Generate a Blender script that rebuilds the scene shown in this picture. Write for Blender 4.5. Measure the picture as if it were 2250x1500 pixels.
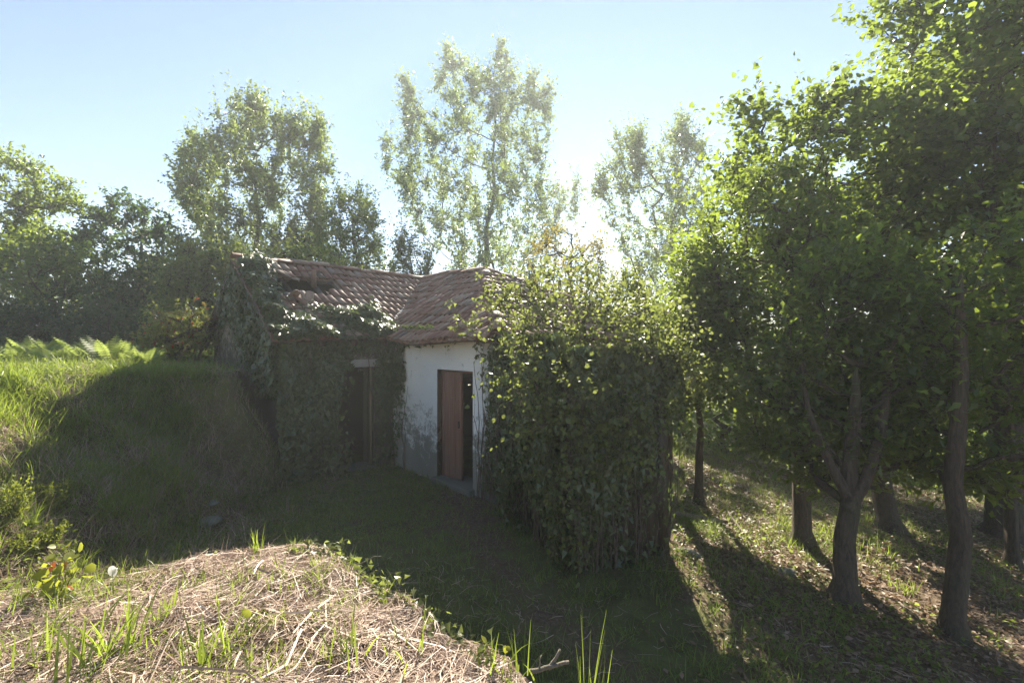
import bpy, math, random
import numpy as np
from mathutils import Vector

# ------------------------------------------------------------------ camera, sky, sun, exposure
for o in list(bpy.data.objects):
    bpy.data.objects.remove(o)
scene = bpy.context.scene
COL = scene.collection
CAM_Z = 2.5
F = 1000.0                      # focal length in photo pixels (2250 wide)
cam_d = bpy.data.cameras.new('camera')
cam_d.sensor_width = 36.0
cam_d.lens = 16.0
cam_d.clip_start = 0.05
cam_d.clip_end = 4000
cam = bpy.data.objects.new('camera', cam_d)
cam.location = (0, 0, CAM_Z)
cam.rotation_euler = (math.radians(90), 0, 0)
COL.objects.link(cam)
scene.camera = cam

SUN_EL, SUN_AZ = math.radians(38.2), math.radians(6.0)      # azimuth to the right of straight ahead
world = bpy.data.worlds.new('World')
scene.world = world
world.use_nodes = True
wn = world.node_tree.nodes
wl = world.node_tree.links
sky = wn.new('ShaderNodeTexSky')
sky.sky_type = 'NISHITA'
sky.sun_disc = False
sky.sun_elevation = SUN_EL
sky.sun_rotation = SUN_AZ
sky.air_density = 1.0
sky.dust_density = 0.0
sky.ozone_density = 3.0
wl.new(sky.outputs[0], wn['Background'].inputs[0])
wn['Background'].inputs[1].default_value = 0.05

sun_d = bpy.data.lights.new('sun', 'SUN')
sun_d.energy = 5.0
sun_d.angle = math.radians(0.53)
sun_d.color = (1.0, 0.91, 0.74)
sun = bpy.data.objects.new('sun', sun_d)
SUN_DIR = Vector((math.cos(SUN_EL) * math.sin(SUN_AZ), math.cos(SUN_EL) * math.cos(SUN_AZ), math.sin(SUN_EL)))
sun.rotation_euler = SUN_DIR.to_track_quat('Z', 'Y').to_euler()
sun.location = (0, 0, 30)
COL.objects.link(sun)

scene.view_settings.view_transform = 'Standard'
scene.view_settings.look = 'None'
scene.view_settings.gamma = 1.0
scene.view_settings.use_curve_mapping = False
scene.view_settings.exposure = 1.92
scene.render.film_transparent = False
HAZE = 0.0023
cy = scene.cycles
cy.use_denoising = True
cy.max_bounces = 9
cy.diffuse_bounces = 7
cy.glossy_bounces = 2
cy.transmission_bounces = 4
cy.transparent_max_bounces = 4
cy.sample_clamp_indirect = 20.0
cy.caustics_reflective = False
cy.caustics_refractive = False

# ------------------------------------------------------------------ small helpers
def nrm(a):
    return a / np.maximum(np.linalg.norm(a, axis=-1, keepdims=True), 1e-9)

def at(px, py, D):
    """world point seen at photo pixel (px, py) at depth D"""
    return np.array([(px - 1125.0) / F * D, D, CAM_Z + (750.0 - py) / F * D])

def mesh(name, V, faces):
    """V (n,3); faces: one (m,k) int array or a list of such arrays"""
    if not isinstance(faces, list):
        faces = [faces]
    faces = [np.asarray(f, dtype=np.int32) for f in faces if len(f)]
    V = np.asarray(V, dtype=np.float32)
    me = bpy.data.meshes.new(name)
    me.vertices.add(len(V))
    me.vertices.foreach_set('co', V.ravel())
    idx = np.concatenate([f.ravel() for f in faces])
    starts, s = [], 0
    for f in faces:
        m, k = f.shape
        starts.append(s + np.arange(m, dtype=np.int32) * k)
        s += m * k
    starts = np.concatenate(starts)
    me.loops.add(len(idx))
    me.loops.foreach_set('vertex_index', idx)
    me.polygons.add(len(starts))
    me.polygons.foreach_set('loop_start', starts)
    me.update(calc_edges=True)
    return me

def obj(name, me, mat=None, parent=None, smooth=False):
    if mat is not None and not me.materials:
        for m in (mat if isinstance(mat, (list, tuple)) else [mat]):
            me.materials.append(m)
    if smooth:
        me.polygons.foreach_set('use_smooth', np.ones(len(me.polygons), dtype=bool))
    o = bpy.data.objects.new(name, me)
    COL.objects.link(o)
    if parent is not None:
        o.parent = parent
    return o

def tag(o, label=None, cat=None, group=None, kind=None):
    if label: o['label'] = label
    if cat: o['category'] = cat
    if group: o['group'] = group
    if kind: o['kind'] = kind
    return o

def empty(name, loc, label, cat, group=None):
    o = bpy.data.objects.new(name, None)
    o.empty_display_size = 0.2
    o.location = loc
    COL.objects.link(o)
    return tag(o, label, cat, group)

def keep(o, parent):
    """parent o (whose mesh is in world coordinates) to an empty that sits at its base"""
    o.parent = parent
    o.matrix_parent_inverse.identity()
    o.location = -Vector(parent.location)
    return o

class MB:
    def __init__(s):
        s.v, s.f = [], {}
        s.n = 0
    def add(s, V, faces):
        V = np.asarray(V, float)
        if not isinstance(faces, list):
            faces = [faces]
        for f in faces:
            f = np.asarray(f, int)
            if len(f):
                s.f.setdefault(f.shape[1], []).append(f + s.n)
        s.v.append(V)
        s.n += len(V)
    def box8(s, P):
        """8 corners: bottom ring 0-3, top ring 4-7"""
        s.add(P, np.array([[0, 3, 2, 1], [4, 5, 6, 7], [0, 1, 5, 4], [1, 2, 6, 5], [2, 3, 7, 6], [3, 0, 4, 7]]))
    def tube(s, P, R, k=6, cap=True, flute=0.0):
        P = np.asarray(P, float); R = np.asarray(R, float)
        n = len(P)
        T = np.gradient(P, axis=0)
        T = nrm(T)
        ref = np.array([0.31, 0.17, 0.93]) if abs(T[:, 2]).mean() < 0.8 else np.array([0.95, 0.2, 0.1])
        A = nrm(np.cross(T, ref)); B = np.cross(T, A)
        th = np.arange(k) * 2 * np.pi / k
        ring = (np.cos(th)[None, :, None] * A[:, None] + np.sin(th)[None, :, None] * B[:, None]) * (R[:, None] * (1 + flute * (np.sin(3 * th + 1.1)[None] * 0.6 + np.sin(5 * th[None] + np.arange(n)[:, None] * 0.25) * 0.5 + np.sin(8 * th[None] + np.arange(n)[:, None] * 0.5) * 0.35)))[..., None] + P[:, None]
        V = ring.reshape(-1, 3)
        i = np.arange(n - 1)[:, None] * k; j = np.arange(k)[None]
        j2 = (j + 1) % k
        q = np.stack([i + j, i + j2, i + k + j2, i + k + j], -1).reshape(-1, 4)
        fs = [q]
        if cap and k == 6:
            fs.append(np.array([[(n - 1) * k + a for a in range(k)], [a for a in range(k)][::-1]]))
        s.add(V, fs)
    def me(s, name):
        return mesh(name, np.concatenate(s.v), [np.concatenate(f) for f in s.f.values()])

# smooth pseudo noise, vectorised
_nr = np.random.default_rng(77)
_NK = _nr.normal(size=(40, 2)); _NP = _nr.uniform(0, 6.28, 40)
def noise2(x, y, f=1.0, o=0):
    k = _NK[o:o + 10] * f
    r = 0
    for a, p in zip(k, _NP[o:o + 10]):
        r = r + np.sin(x * a[0] + y * a[1] + p)
    return r / 5.0
def sst(a, b, x):
    t = np.clip((x - a) / (b - a), 0, 1)
    return t * t * (3 - 2 * t)

# ------------------------------------------------------------------ materials
def mat_new(name):
    m = bpy.data.materials.new(name)
    m.use_nodes = True
    nt = m.node_tree
    return m, nt, nt.nodes, nt.links, nt.nodes['Principled BSDF']

def ramp(N, L, fac, stops):
    r = N.new('ShaderNodeValToRGB')
    el = r.color_ramp.elements
    while len(el) < len(stops):
        el.new(0.5)
    for e, (p, c) in zip(el, stops):
        e.position = p
        e.color = (*c, 1)
    L.new(fac, r.inputs[0])
    return r.outputs[0]

def noise_node(N, L, scale, detail=4, rough=0.6, coord='Object', dist=0.0, vec=None):
    n = N.new('ShaderNodeTexNoise')
    n.inputs['Scale'].default_value = scale
    n.inputs['Detail'].default_value = detail
    n.inputs['Roughness'].default_value = rough
    n.inputs['Distortion'].default_value = dist
    if vec is None:
        tc = N.new('ShaderNodeTexCoord')
        vec = tc.outputs[coord]
    L.new(vec, n.inputs['Vector'])
    return n

def mixc(N, L, fac, a, b, mode='MIX'):
    m = N.new('ShaderNodeMix')
    m.data_type = 'RGBA'
    m.blend_type = mode
    for s, i in ((fac, 0), (a, 6), (b, 7)):
        if isinstance(s, (int, float)):
            m.inputs[i].default_value = s
        elif isinstance(s, tuple):
            m.inputs[i].default_value = (*s, 1)
        else:
            L.new(s, m.inputs[i])
    return m.outputs[2]

def bump(N, L, b, h, strength=0.4, dist=0.02):
    bp = N.new('ShaderNodeBump')
    bp.inputs['Strength'].default_value = strength
    bp.inputs['Distance'].default_value = dist
    L.new(h, bp.inputs['Height'])
    L.new(bp.outputs[0], b.inputs['Normal'])

def leaf_mat(name, dark, light, trans, tfac=0.45, gloss=0.45, spec=0.35, per='ISLAND', odd=None):
    m, nt, N, L, b = mat_new(name)
    if per == 'ISLAND':
        g = N.new('ShaderNodeNewGeometry'); rnd = g.outputs['Random Per Island']
    else:
        g = N.new('ShaderNodeObjectInfo'); rnd = g.outputs['Random']
    stops = [(0.0, dark), (1.0, light)]
    tst = [(0.0, tuple(0.75 * c for c in trans)), (1.0, trans)]
    if odd:
        stops = [(0.0, dark), (0.9, light), (0.97, odd)]
        tst = [(0.0, tuple(0.75 * c for c in trans)), (0.9, trans), (0.97, tuple(1.5 * c for c in odd))]
    c = ramp(N, L, rnd, stops)
    t = ramp(N, L, rnd, tst)
    L.new(c, b.inputs['Base Color'])
    b.inputs['Roughness'].default_value = gloss
    b.inputs['Specular IOR Level'].default_value = spec
    tr = N.new('ShaderNodeBsdfTranslucent')
    L.new(t, tr.inputs[0])
    mx = N.new('ShaderNodeMixShader')
    mx.inputs[0].default_value = tfac
    L.new(b.outputs[0], mx.inputs[1])
    L.new(tr.outputs[0], mx.inputs[2])
    L.new(mx.outputs[0], N['Material Output'].inputs[0])
    return m

M = {}
M['poplar'] = leaf_mat('poplar_leaf', (0.045, 0.075, 0.022), (0.11, 0.15, 0.045), (0.32, 0.42, 0.09), 0.5, 0.35, 0.5)
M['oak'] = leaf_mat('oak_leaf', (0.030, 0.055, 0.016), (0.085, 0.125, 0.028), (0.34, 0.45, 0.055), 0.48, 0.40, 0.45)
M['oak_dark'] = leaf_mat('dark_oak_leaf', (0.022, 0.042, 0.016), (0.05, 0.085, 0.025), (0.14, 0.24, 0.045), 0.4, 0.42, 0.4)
M['bush'] = leaf_mat('bush_leaf', (0.06, 0.09, 0.02), (0.12, 0.16, 0.035), (0.36, 0.44, 0.07), 0.5, 0.45, 0.4)
M['ivy'] = leaf_mat('ivy_leaf', (0.045, 0.060, 0.020), (0.12, 0.15, 0.050), (0.16, 0.22, 0.045), 0.3, 0.32, 0.6)
M['creeper'] = leaf_mat('creeper_leaf', (0.065, 0.085, 0.025), (0.12, 0.15, 0.045), (0.28, 0.33, 0.075), 0.5, 0.4, 0.5)
M['ochre'] = leaf_mat('ochre_leaf', (0.10, 0.10, 0.02), (0.17, 0.15, 0.03), (0.45, 0.38, 0.07), 0.5, 0.5, 0.3)
M['redleaf'] = leaf_mat('reddish_leaf', (0.07, 0.09, 0.02), (0.14, 0.16, 0.04), (0.38, 0.42, 0.08), 0.5, 0.4, 0.4, odd=(0.30, 0.06, 0.03))
M['yellow'] = leaf_mat('yellow_leaf', (0.13, 0.16, 0.025), (0.22, 0.24, 0.04), (0.46, 0.50, 0.06), 0.5, 0.45, 0.4, odd=(0.28, 0.07, 0.02))
M['fern'] = leaf_mat('fern_leaf', (0.09, 0.13, 0.03), (0.15, 0.20, 0.05), (0.42, 0.52, 0.12), 0.5, 0.5, 0.3)
M['grass'] = leaf_mat('grass_blade', (0.07, 0.11, 0.02), (0.18, 0.22, 0.06), (0.40, 0.52, 0.06), 0.45, 0.4, 0.4)
M['grass_shade'] = leaf_mat('shade_grass_blade', (0.09, 0.13, 0.025), (0.21, 0.26, 0.06), (0.30, 0.40, 0.07), 0.4, 0.45, 0.3)  # copy of grass for shaded ground, its colour raised to lift the shade
M['straw'] = leaf_mat('dry_straw', (0.20, 0.13, 0.10), (0.62, 0.49, 0.39), (0.48, 0.36, 0.27), 0.3, 0.5, 0.4)
M['litter'] = leaf_mat('fallen_leaf', (0.13, 0.08, 0.045), (0.34, 0.24, 0.16), (0.22, 0.13, 0.06), 0.25, 0.5, 0.35)
M['heath'] = leaf_mat('heath_shoot', (0.08, 0.10, 0.02), (0.15, 0.18, 0.035), (0.40, 0.46, 0.06), 0.45, 0.5, 0.3)
M['petal'] = leaf_mat('white_petal', (0.6, 0.6, 0.58), (0.75, 0.75, 0.72), (0.6, 0.6, 0.55), 0.4, 0.5, 0.3)

def bark_mat(name, a, b_, scale=7.0):
    m, nt, N, L, b = mat_new(name)
    tc = N.new('ShaderNodeTexCoord')
    mp = N.new('ShaderNodeMapping')
    mp.inputs['Scale'].default_value = (1, 1, 0.22)
    L.new(tc.outputs['Object'], mp.inputs[0])
    n = noise_node(N, L, scale * 3, 6, 0.7, vec=mp.outputs[0], dist=0.6)
    n2 = noise_node(N, L, 2.2, 3, 0.5, coord='Object')
    c = ramp(N, L, n.outputs[0], [(0.3, a), (0.7, b_)])
    c = mixc(N, L, ramp(N, L, n2.outputs[0], [(0.5, (0, 0, 0)), (0.75, (0.6, 0.6, 0.6))]), c, (0.07, 0.085, 0.04))
    L.new(c, b.inputs['Base Color'])
    b.inputs['Roughness'].default_value = 0.9
    bump(N, L, b, n.outputs[0], 0.9, 0.03)
    return m
M['bark'] = bark_mat('oak_bark', (0.028, 0.020, 0.013), (0.13, 0.095, 0.062), 11)
M['bark_grey'] = bark_mat('poplar_bark', (0.05, 0.042, 0.032), (0.17, 0.14, 0.105), 10)
M['stem'] = bark_mat('woody_stem', (0.07, 0.05, 0.035), (0.20, 0.15, 0.11), 14)
M['twig'] = bark_mat('dead_twig', (0.20, 0.16, 0.12), (0.38, 0.32, 0.26), 20)

def ground_mat():
    m, nt, N, L, b = mat_new('ground_earth')
    at_ = N.new('ShaderNodeAttribute'); at_.attribute_name = 'cover'
    sep = N.new('ShaderNodeSeparateColor'); L.new(at_.outputs['Color'], sep.inputs[0])
    n = noise_node(N, L, 3.0, 8, 0.68)
    n2 = noise_node(N, L, 26.0, 6, 0.7)
    n3 = noise_node(N, L, 0.8, 4, 0.6)
    earth = ramp(N, L, n2.outputs[0], [(0.25, (0.075, 0.052, 0.033)), (0.5, (0.15, 0.108, 0.070)), (0.75, (0.26, 0.20, 0.14))])
    green = ramp(N, L, n.outputs[0], [(0.3, (0.075, 0.085, 0.028)), (0.7, (0.16, 0.17, 0.06))])
    straw = ramp(N, L, n2.outputs[0], [(0.3, (0.14, 0.09, 0.065)), (0.7, (0.38, 0.29, 0.23))])
    mth = N.new('ShaderNodeMath'); mth.operation = 'MULTIPLY_ADD'
    L.new(n.outputs[0], mth.inputs[0]); mth.inputs[1].default_value = 1.2
    ms = N.new('ShaderNodeMath'); ms.operation = 'ADD'; ms.inputs[1].default_value = -1.1
    L.new(sep.outputs[0], ms.inputs[0]); L.new(ms.outputs[0], mth.inputs[2])
    f1 = ramp(N, L, mth.outputs[0], [(0.0, (0, 0, 0)), (0.35, (1, 1, 1))])
    c = mixc(N, L, f1, earth, green)
    c = mixc(N, L, sep.outputs[1], c, straw)
    L.new(c, b.inputs['Base Color'])
    b.inputs['Roughness'].default_value = 0.95
    b.inputs['Specular IOR Level'].default_value = 0.15
    bump(N, L, b, n2.outputs[0], 1.0, 0.05)
    return m
M['ground'] = ground_mat()

def plaster_mat(name, a, b_, stain, amount=0.5, low=0.9):
    m, nt, N, L, b = mat_new(name)
    tc = N.new('ShaderNodeTexCoord')
    n1 = noise_node(N, L, 1.6, 5, 0.6, vec=tc.outputs['Object'])
    n2 = noise_node(N, L, 22.0, 6, 0.75, vec=tc.outputs['Object'])
    n3 = noise_node(N, L, 5.0, 8, 0.75, vec=tc.outputs['Object'], dist=0.5)
    c = ramp(N, L, n1.outputs[0], [(0.3, a), (0.75, b_)])
    # mildew: grows from the foot of the wall, speckled at its edge
    sp = N.new('ShaderNodeSeparateXYZ'); L.new(tc.outputs['Object'], sp.inputs[0])
    mr = N.new('ShaderNodeMapRange')
    mr.inputs[1].default_value = -0.2; mr.inputs[2].default_value = low * 1.7
    mr.inputs[3].default_value = 0.42; mr.inputs[4].default_value = -0.10
    L.new(sp.outputs[2], mr.inputs[0])
    s = N.new('ShaderNodeMath'); s.operation = 'ADD'
    L.new(n3.outputs[0], s.inputs[0]); L.new(mr.outputs[0], s.inputs[1])
    s2 = N.new('ShaderNodeMath'); s2.operation = 'MULTIPLY_ADD'
    L.new(n2.outputs[0], s2.inputs[0]); s2.inputs[1].default_value = 0.55
    L.new(s.outputs[0], s2.inputs[2])
    f = ramp(N, L, s2.outputs[0], [(0.93 - 0.25 * amount, (0, 0, 0)), (1.12 - 0.25 * amount, (0.85, 0.85, 0.85))])
    c = mixc(N, L, f, c, stain)
    L.new(c, b.inputs['Base Color'])
    b.inputs['Roughness'].default_value = 0.9
    b.inputs['Specular IOR Level'].default_value = 0.2
    bump(N, L, b, n2.outputs[0], 0.6, 0.02)
    return m
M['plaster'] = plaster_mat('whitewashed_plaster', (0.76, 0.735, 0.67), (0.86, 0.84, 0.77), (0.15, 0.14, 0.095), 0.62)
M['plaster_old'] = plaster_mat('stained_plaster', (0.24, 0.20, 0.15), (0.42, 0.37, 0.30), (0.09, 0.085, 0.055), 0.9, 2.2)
M['lintel'] = plaster_mat('concrete_lintel', (0.36, 0.33, 0.28), (0.46, 0.43, 0.37), (0.15, 0.13, 0.10), 0.2)
M['stone'] = plaster_mat('granite', (0.26, 0.25, 0.23), (0.42, 0.41, 0.38), (0.12, 0.12, 0.09), 0.5)

def tile_mat(per):
    m, nt, N, L, b = mat_new('clay_tile_' + per)
    if per == 'single':
        r = N.new('ShaderNodeObjectInfo').outputs['Random']
    else:
        r = N.new('ShaderNodeNewGeometry').outputs['Random Per Island']
    n = noise_node(N, L, 9.0, 6, 0.7)
    c = ramp(N, L, r, [(0.0, (0.16, 0.070, 0.042)), (0.4, (0.25, 0.115, 0.070)), (0.7, (0.29, 0.18, 0.12)), (0.9, (0.34, 0.25, 0.19)), (1.0, (0.10, 0.07, 0.055))])
    f = ramp(N, L, n.outputs[0], [(0.42, (0, 0, 0)), (0.68, (0.6, 0.6, 0.6))])
    c = mixc(N, L, f, c, (0.13, 0.105, 0.07))
    L.new(c, b.inputs['Base Color'])
    b.inputs['Roughness'].default_value = 0.62
    b.inputs['Specular IOR Level'].default_value = 0.45
    bump(N, L, b, n.outputs[0], 0.35, 0.01)
    return m
M['tile'] = tile_mat('single')
M['tiles'] = tile_mat('many')

def wood_mat(name, a, b_, sc=(14, 14, 0.8), rough=0.75):
    m, nt, N, L, b = mat_new(name)
    tc = N.new('ShaderNodeTexCoord')
    mp = N.new('ShaderNodeMapping'); mp.inputs['Scale'].default_value = sc
    L.new(tc.outputs['Object'], mp.inputs[0])
    n = noise_node(N, L, 2.0, 6, 0.65, vec=mp.outputs[0], dist=0.4)
    n2 = noise_node(N, L, 1.7, 4, 0.6, vec=tc.outputs['Object'])
    c = ramp(N, L, n.outputs[0], [(0.3, a), (0.7, b_)])
    c = mixc(N, L, ramp(N, L, n2.outputs[0], [(0.45, (0, 0, 0)), (0.7, (0.6, 0.6, 0.6))]), c, tuple(0.6 * x + 0.08 for x in a))
    L.new(c, b.inputs['Base Color'])
    b.inputs['Roughness'].default_value = rough
    bump(N, L, b, n.outputs[0], 0.4, 0.01)
    return m
M['door'] = wood_mat('red_brown_door_paint', (0.17, 0.078, 0.048), (0.27, 0.135, 0.09))
M['wood_old'] = wood_mat('weathered_board', (0.04, 0.028, 0.018), (0.13, 0.095, 0.06))
M['beam'] = wood_mat('roof_timber', (0.06, 0.04, 0.028), (0.14, 0.10, 0.07))
M['frame_ochre'] = wood_mat('ochre_frame', (0.17, 0.115, 0.05), (0.27, 0.19, 0.09))
m, nt, N, L, b = mat_new('grey_cable')
b.inputs['Base Color'].default_value = (0.35, 0.34, 0.32, 1); b.inputs['Roughness'].default_value = 0.5
M['cable'] = m
m, nt, N, L, b = mat_new('far_hill')
n = noise_node(N, L, 0.05, 6, 0.7)
L.new(ramp(N, L, n.outputs[0], [(0.3, (0.035, 0.05, 0.02)), (0.7, (0.08, 0.10, 0.04))]), b.inputs['Base Color'])
b.inputs['Roughness'].default_value = 1.0
M['hill'] = m

# ------------------------------------------------------------------ the lie of the land
IC = np.array([-2.49, 9.40])                     # inner corner of the L-shaped house
dR = np.array([0.70711, -0.70711])               # along the right-hand front wall
dL = np.array([-0.70711, -0.70711])              # along the left-hand front wall
def W(u, v, z):
    u, v, z = np.broadcast_arrays(np.asarray(u, float), np.asarray(v, float), np.asarray(z, float))
    return np.stack([IC[0] + u * dR[0] + v * dL[0], IC[1] + u * dR[1] + v * dL[1], z], -1)
def UV(x, y):
    x = x - IC[0]; y = y - IC[1]
    return x * dR[0] + y * dR[1], x * dL[0] + y * dL[1]
WID, EAVE, RIDGE = 4.66, 2.76, 4.24
U_END, V_END = 3.2, 2.15
MOUND = np.array([(1.6, -9), (0.95, 0.2), (0.50, 1.45), (0.22, 2.0), (-0.31, 2.46), (-0.72, 2.88), (-1.15, 3.25), (-1.60, 3.50),
                  (-2.25, 3.28), (-2.75, 3.0), (-3.4, 2.9), (-9, 2.9), (-9, -9)])
def poly_sd(x, y, P):
    """signed distance, positive inside"""
    d = np.full(np.shape(x), 1e9); ins = np.zeros(np.shape(x), bool)
    for a, b in zip(P, np.roll(P, -1, 0)):
        e = b - a
        t = np.clip(((x - a[0]) * e[0] + (y - a[1]) * e[1]) / (e @ e), 0, 1)
        d = np.minimum(d, np.hypot(x - a[0] - t * e[0], y - a[1] - t * e[1]))
        c = ((a[1] > y) != (b[1] > y)) & (x < (b[0] - a[0]) * (y - a[1]) / (b[1] - a[1] + 1e-12) + a[0])
        ins ^= c
    return np.where(ins, d, -d)

def height(x, y, fine=True):
    x = np.asarray(x, float); y = np.asarray(y, float)
    # yard and the wood that falls away to the right
    z = -0.15 * np.clip(x - 1.8, 0, 14) - 0.03 * np.clip(x - 15.8, 0, 80)
    z = z + 0.02 * np.clip(y - 14, 0, 40)
    z = z + 0.05 * noise2(x, y, 0.9, 0)
    # mound the photographer stands on
    sd = poly_sd(x, y, MOUND)
    top = 0.90 + 0.06 * noise2(x, y, 1.3, 5) + 0.05 * sst(0.0, 0.7, sd)
    z = z + (top - z) * sst(-0.42, 0.06, sd + 0.08 * noise2(x, y, 3.5, 12) + 0.05 * noise2(x, y, 10.0, 2))
    # bank and terrace on the left
    toe = np.interp(y, [-6, 1.5, 3.0, 5.0, 7.77, 9.0], [-3.4, -3.3, -3.35, -3.8, -4.0, -4.9])
    toe = np.where(y > 9, -5.0 - (y - 9) * 1.0, toe)
    toe = np.where(y > 13, -9.0 + (y - 13) * 0.15, toe)
    wid = np.interp(y, [-6, 3, 6, 7, 7.77, 9], [3.6, 3.3, 3.1, 2.3, 1.0, 0.6]) * (1 + 0.18 * noise2(x, y, 1.1, 16))
    ter = 1.95 + 0.025 * np.clip(-x - 6, 0, 30) + 0.05 * noise2(x, y, 0.8, 20)
    s = sst(0, 1, (toe - x + 0.30 * noise2(x, y, 1.5, 25) + 0.13 * noise2(x, y, 4.2, 9)) / wid)
    s = s + 0.10 * np.sin(s * 6.283) * (0.5 + 0.5 * noise2(x, y, 0.9, 11))
    z = z + (ter - z) * s
    if fine:
        z = z + 0.018 * noise2(x, y, 6.0, 28) + 0.012 * noise2(x, y, 13.0, 3) + 0.045 * s * noise2(x, y, 5.0, 17) + 0.035 * sst(-.4, .2, sd) * noise2(x, y, 7.0, 7)
    # floor inside the house
    u, v = UV(x, y)
    ins = ((u > -WID + 0.2) & (u < U_END - 0.2) & (v > -WID + 0.2) & (v < -0.2)) | ((u > -WID + 0.2) & (u < -0.2) & (v > -WID + .2) & (v < V_END - 0.2))
    z = np.where(ins, 0.03, z)
    # land falls, then a far slope
    z = z - 0.06 * np.clip(y - 40, 0, 120)
    return z

def ground_at(px, py):
    """where the view ray through a photo pixel meets the ground"""
    t = np.linspace(1.2, 60, 6000)
    P = np.stack([(px - 1125.0) / F * t, t, CAM_Z + (750.0 - py) / F * t], -1)
    h = height(P[:, 0], P[:, 1])
    i = np.argmax(P[:, 2] < h)
    return np.array([P[i, 0], P[i, 1], h[i]])

def axis(a, b, step, lo, hi, g=1.18):
    c = list(np.arange(a, b, step))
    s, p = step, c[-1]
    while p < hi:
        s = min(s * g, 60); p += s; c.append(p)
    s, p, pre = step, a, []
    while p > lo:
        s = min(s * g, 60); p -= s; pre.append(p)
    return np.array(pre[::-1] + c)
xs = axis(-11, 12, 0.11, -1500, 1500); ys = axis(-1, 13, 0.11, -300, 2500)
XX, YY = np.meshgrid(xs, ys)
ZZ = height(XX, YY)
gv = np.stack([XX, YY, ZZ], -1).reshape(-1, 3)
nx, ny = len(xs), len(ys)
ii = (np.arange(ny - 1)[:, None] * nx + np.arange(nx - 1)[None]).ravel()
gme = mesh('ground', gv, np.stack([ii, ii + 1, ii + nx + 1, ii + nx], -1))
def straw_bounce_w(x, y):
    sd = poly_sd(x, y, MOUND)
    return np.maximum(sst(-0.25, 0.1, sd) * (1 - 0.5 * sst(-3.2, -4.2, x)), 0.9 * sst(0.6, -0.8, y) * sst(-70, -50, y))  # pale straw ground behind the camera is added to bounce sun onto the fronts
PATH = np.array([(-0.95, 7.6), (-0.75, 6.6), (-0.35, 5.6), (0.1, 4.4), (0.8, 3.4), (1.6, 2.4)])
def path_w(x, y):
    # trodden earth from the red door towards the wood
    d = np.full(np.shape(x), 1e9)
    for a, b in zip(PATH[:-1], PATH[1:]):
        e = b - a
        t = np.clip(((x - a[0]) * e[0] + (y - a[1]) * e[1]) / (e @ e), 0, 1)
        d = np.minimum(d, np.hypot(x - a[0] - t * e[0], y - a[1] - t * e[1]))
    return np.exp(-(d / (0.38 + 0.12 * noise2(x, y, 2.0, 10))) ** 2)
def grass_w(x, y):
    """how green the ground is, 0..1"""
    g = 0.45 + 0.35 * noise2(x, y, 0.7, 14)
    g = g + 0.6 * sst(-5.2, -6.2, x) * sst(6.0, 8.0, y)
    yard = sst(-3.8, -2.8, x) * sst(2.2, 1.2, x) * sst(2.2, 3.2, y)
    g = g + 0.35 * yard
    g = g - 0.4 * path_w(x, y)
    wood = sst(2.0, 3.2, x)
    g = g * (1 - 0.55 * wood) + 0.55 * wood * sst(5.6, 6.8, y)
    g = g + 0.5 * sst(12, 16, y)
    return np.clip(g, 0, 1)
ca = gme.color_attributes.new('cover', 'FLOAT_COLOR', 'POINT')
cc = np.zeros((len(gv), 4), np.float32)
cc[:, 0] = grass_w(gv[:, 0], gv[:, 1]); cc[:, 1] = straw_bounce_w(gv[:, 0], gv[:, 1]); cc[:, 3] = 1
ca.data.foreach_set('color', cc.ravel())
g = obj('ground', gme, M['ground'], smooth=True)
tag(g, 'uneven earth and grass ground of yard, bank and wood', None, None, 'structure')

# wooded hill in the distance, seen through a gap above the roof
hx = np.linspace(-240, 240, 90); hy = np.linspace(80, 300, 50)
HX, HY = np.meshgrid(hx, hy)
def hill_z(x, y):
    return -8 + 27 * np.exp(-((x + 40) / 75) ** 2 - ((y - 165) / 55) ** 2) + 16 * np.exp(-((x - 110) / 70) ** 2 - ((y - 180) / 60) ** 2) + 0.8 * noise2(x, y, 0.08, 3)
HZ = hill_z(HX, HY)
hi = (np.arange(49)[:, None] * 90 + np.arange(89)[None]).ravel()
tag(obj('hill', mesh('hill', np.stack([HX, HY, HZ], -1).reshape(-1, 3), np.stack([hi, hi + 1, hi + 91, hi + 90], -1)), M['hill'], smooth=True),
    'distant wooded hillside behind the roof', None, None, 'structure')

# ------------------------------------------------------------------ leaves, branches, trees
T_OVAL = (np.array([(0, 0, 0), (.42, .27, .07), (1, 0, -.06), (.42, -.27, .07)]), np.array([[0, 2, 1], [0, 3, 2]]))
T_BROAD = (np.array([(0, 0, 0), (.12, .36, .05), (.55, .38, .06), (1, 0, -.08), (.55, -.38, .06), (.12, -.36, .05)]),
           np.array([[0, 3, 2, 1], [0, 5, 4, 3]]))
T_IVY = (np.array([(0, 0, 0), (-.05, .42, .03), (.38, .24, .05), (1, 0, -.06), (.38, -.24, .05), (-.05, -.42, .03)]),
         np.array([[0, 2, 1], [0, 3, 2], [0, 4, 3], [0, 5, 4]]))
_oak = [(0, 0), (.30, .14), (.40, .09), (.66, .28), (.82, .17), (1, 0)]
_ov = [(a, b, .25 * b) for a, b in _oak] + [(a, -b, .25 * b) for a, b in _oak[1:-1]]
T_OAK = (np.array(_ov), np.array([[0, 5, 4, 3, 2, 1], [0, 6, 7, 8, 9, 5]]))

def leaves_arrays(P, D, Nn, S, T):
    D = nrm(D)
    side = nrm(np.cross(Nn, D)); up = np.cross(D, side)
    tv, tf = T
    V = P[:, None] + S[:, None, None] * (tv[None, :, 0:1] * D[:, None] + tv[None, :, 1:2] * side[:, None] + tv[None, :, 2:3] * up[:, None])
    k = len(tv)
    Fc = (np.arange(len(P))[:, None, None] * k + tf[None]).reshape(-1, tf.shape[1])
    return V.reshape(-1, 3), Fc

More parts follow.
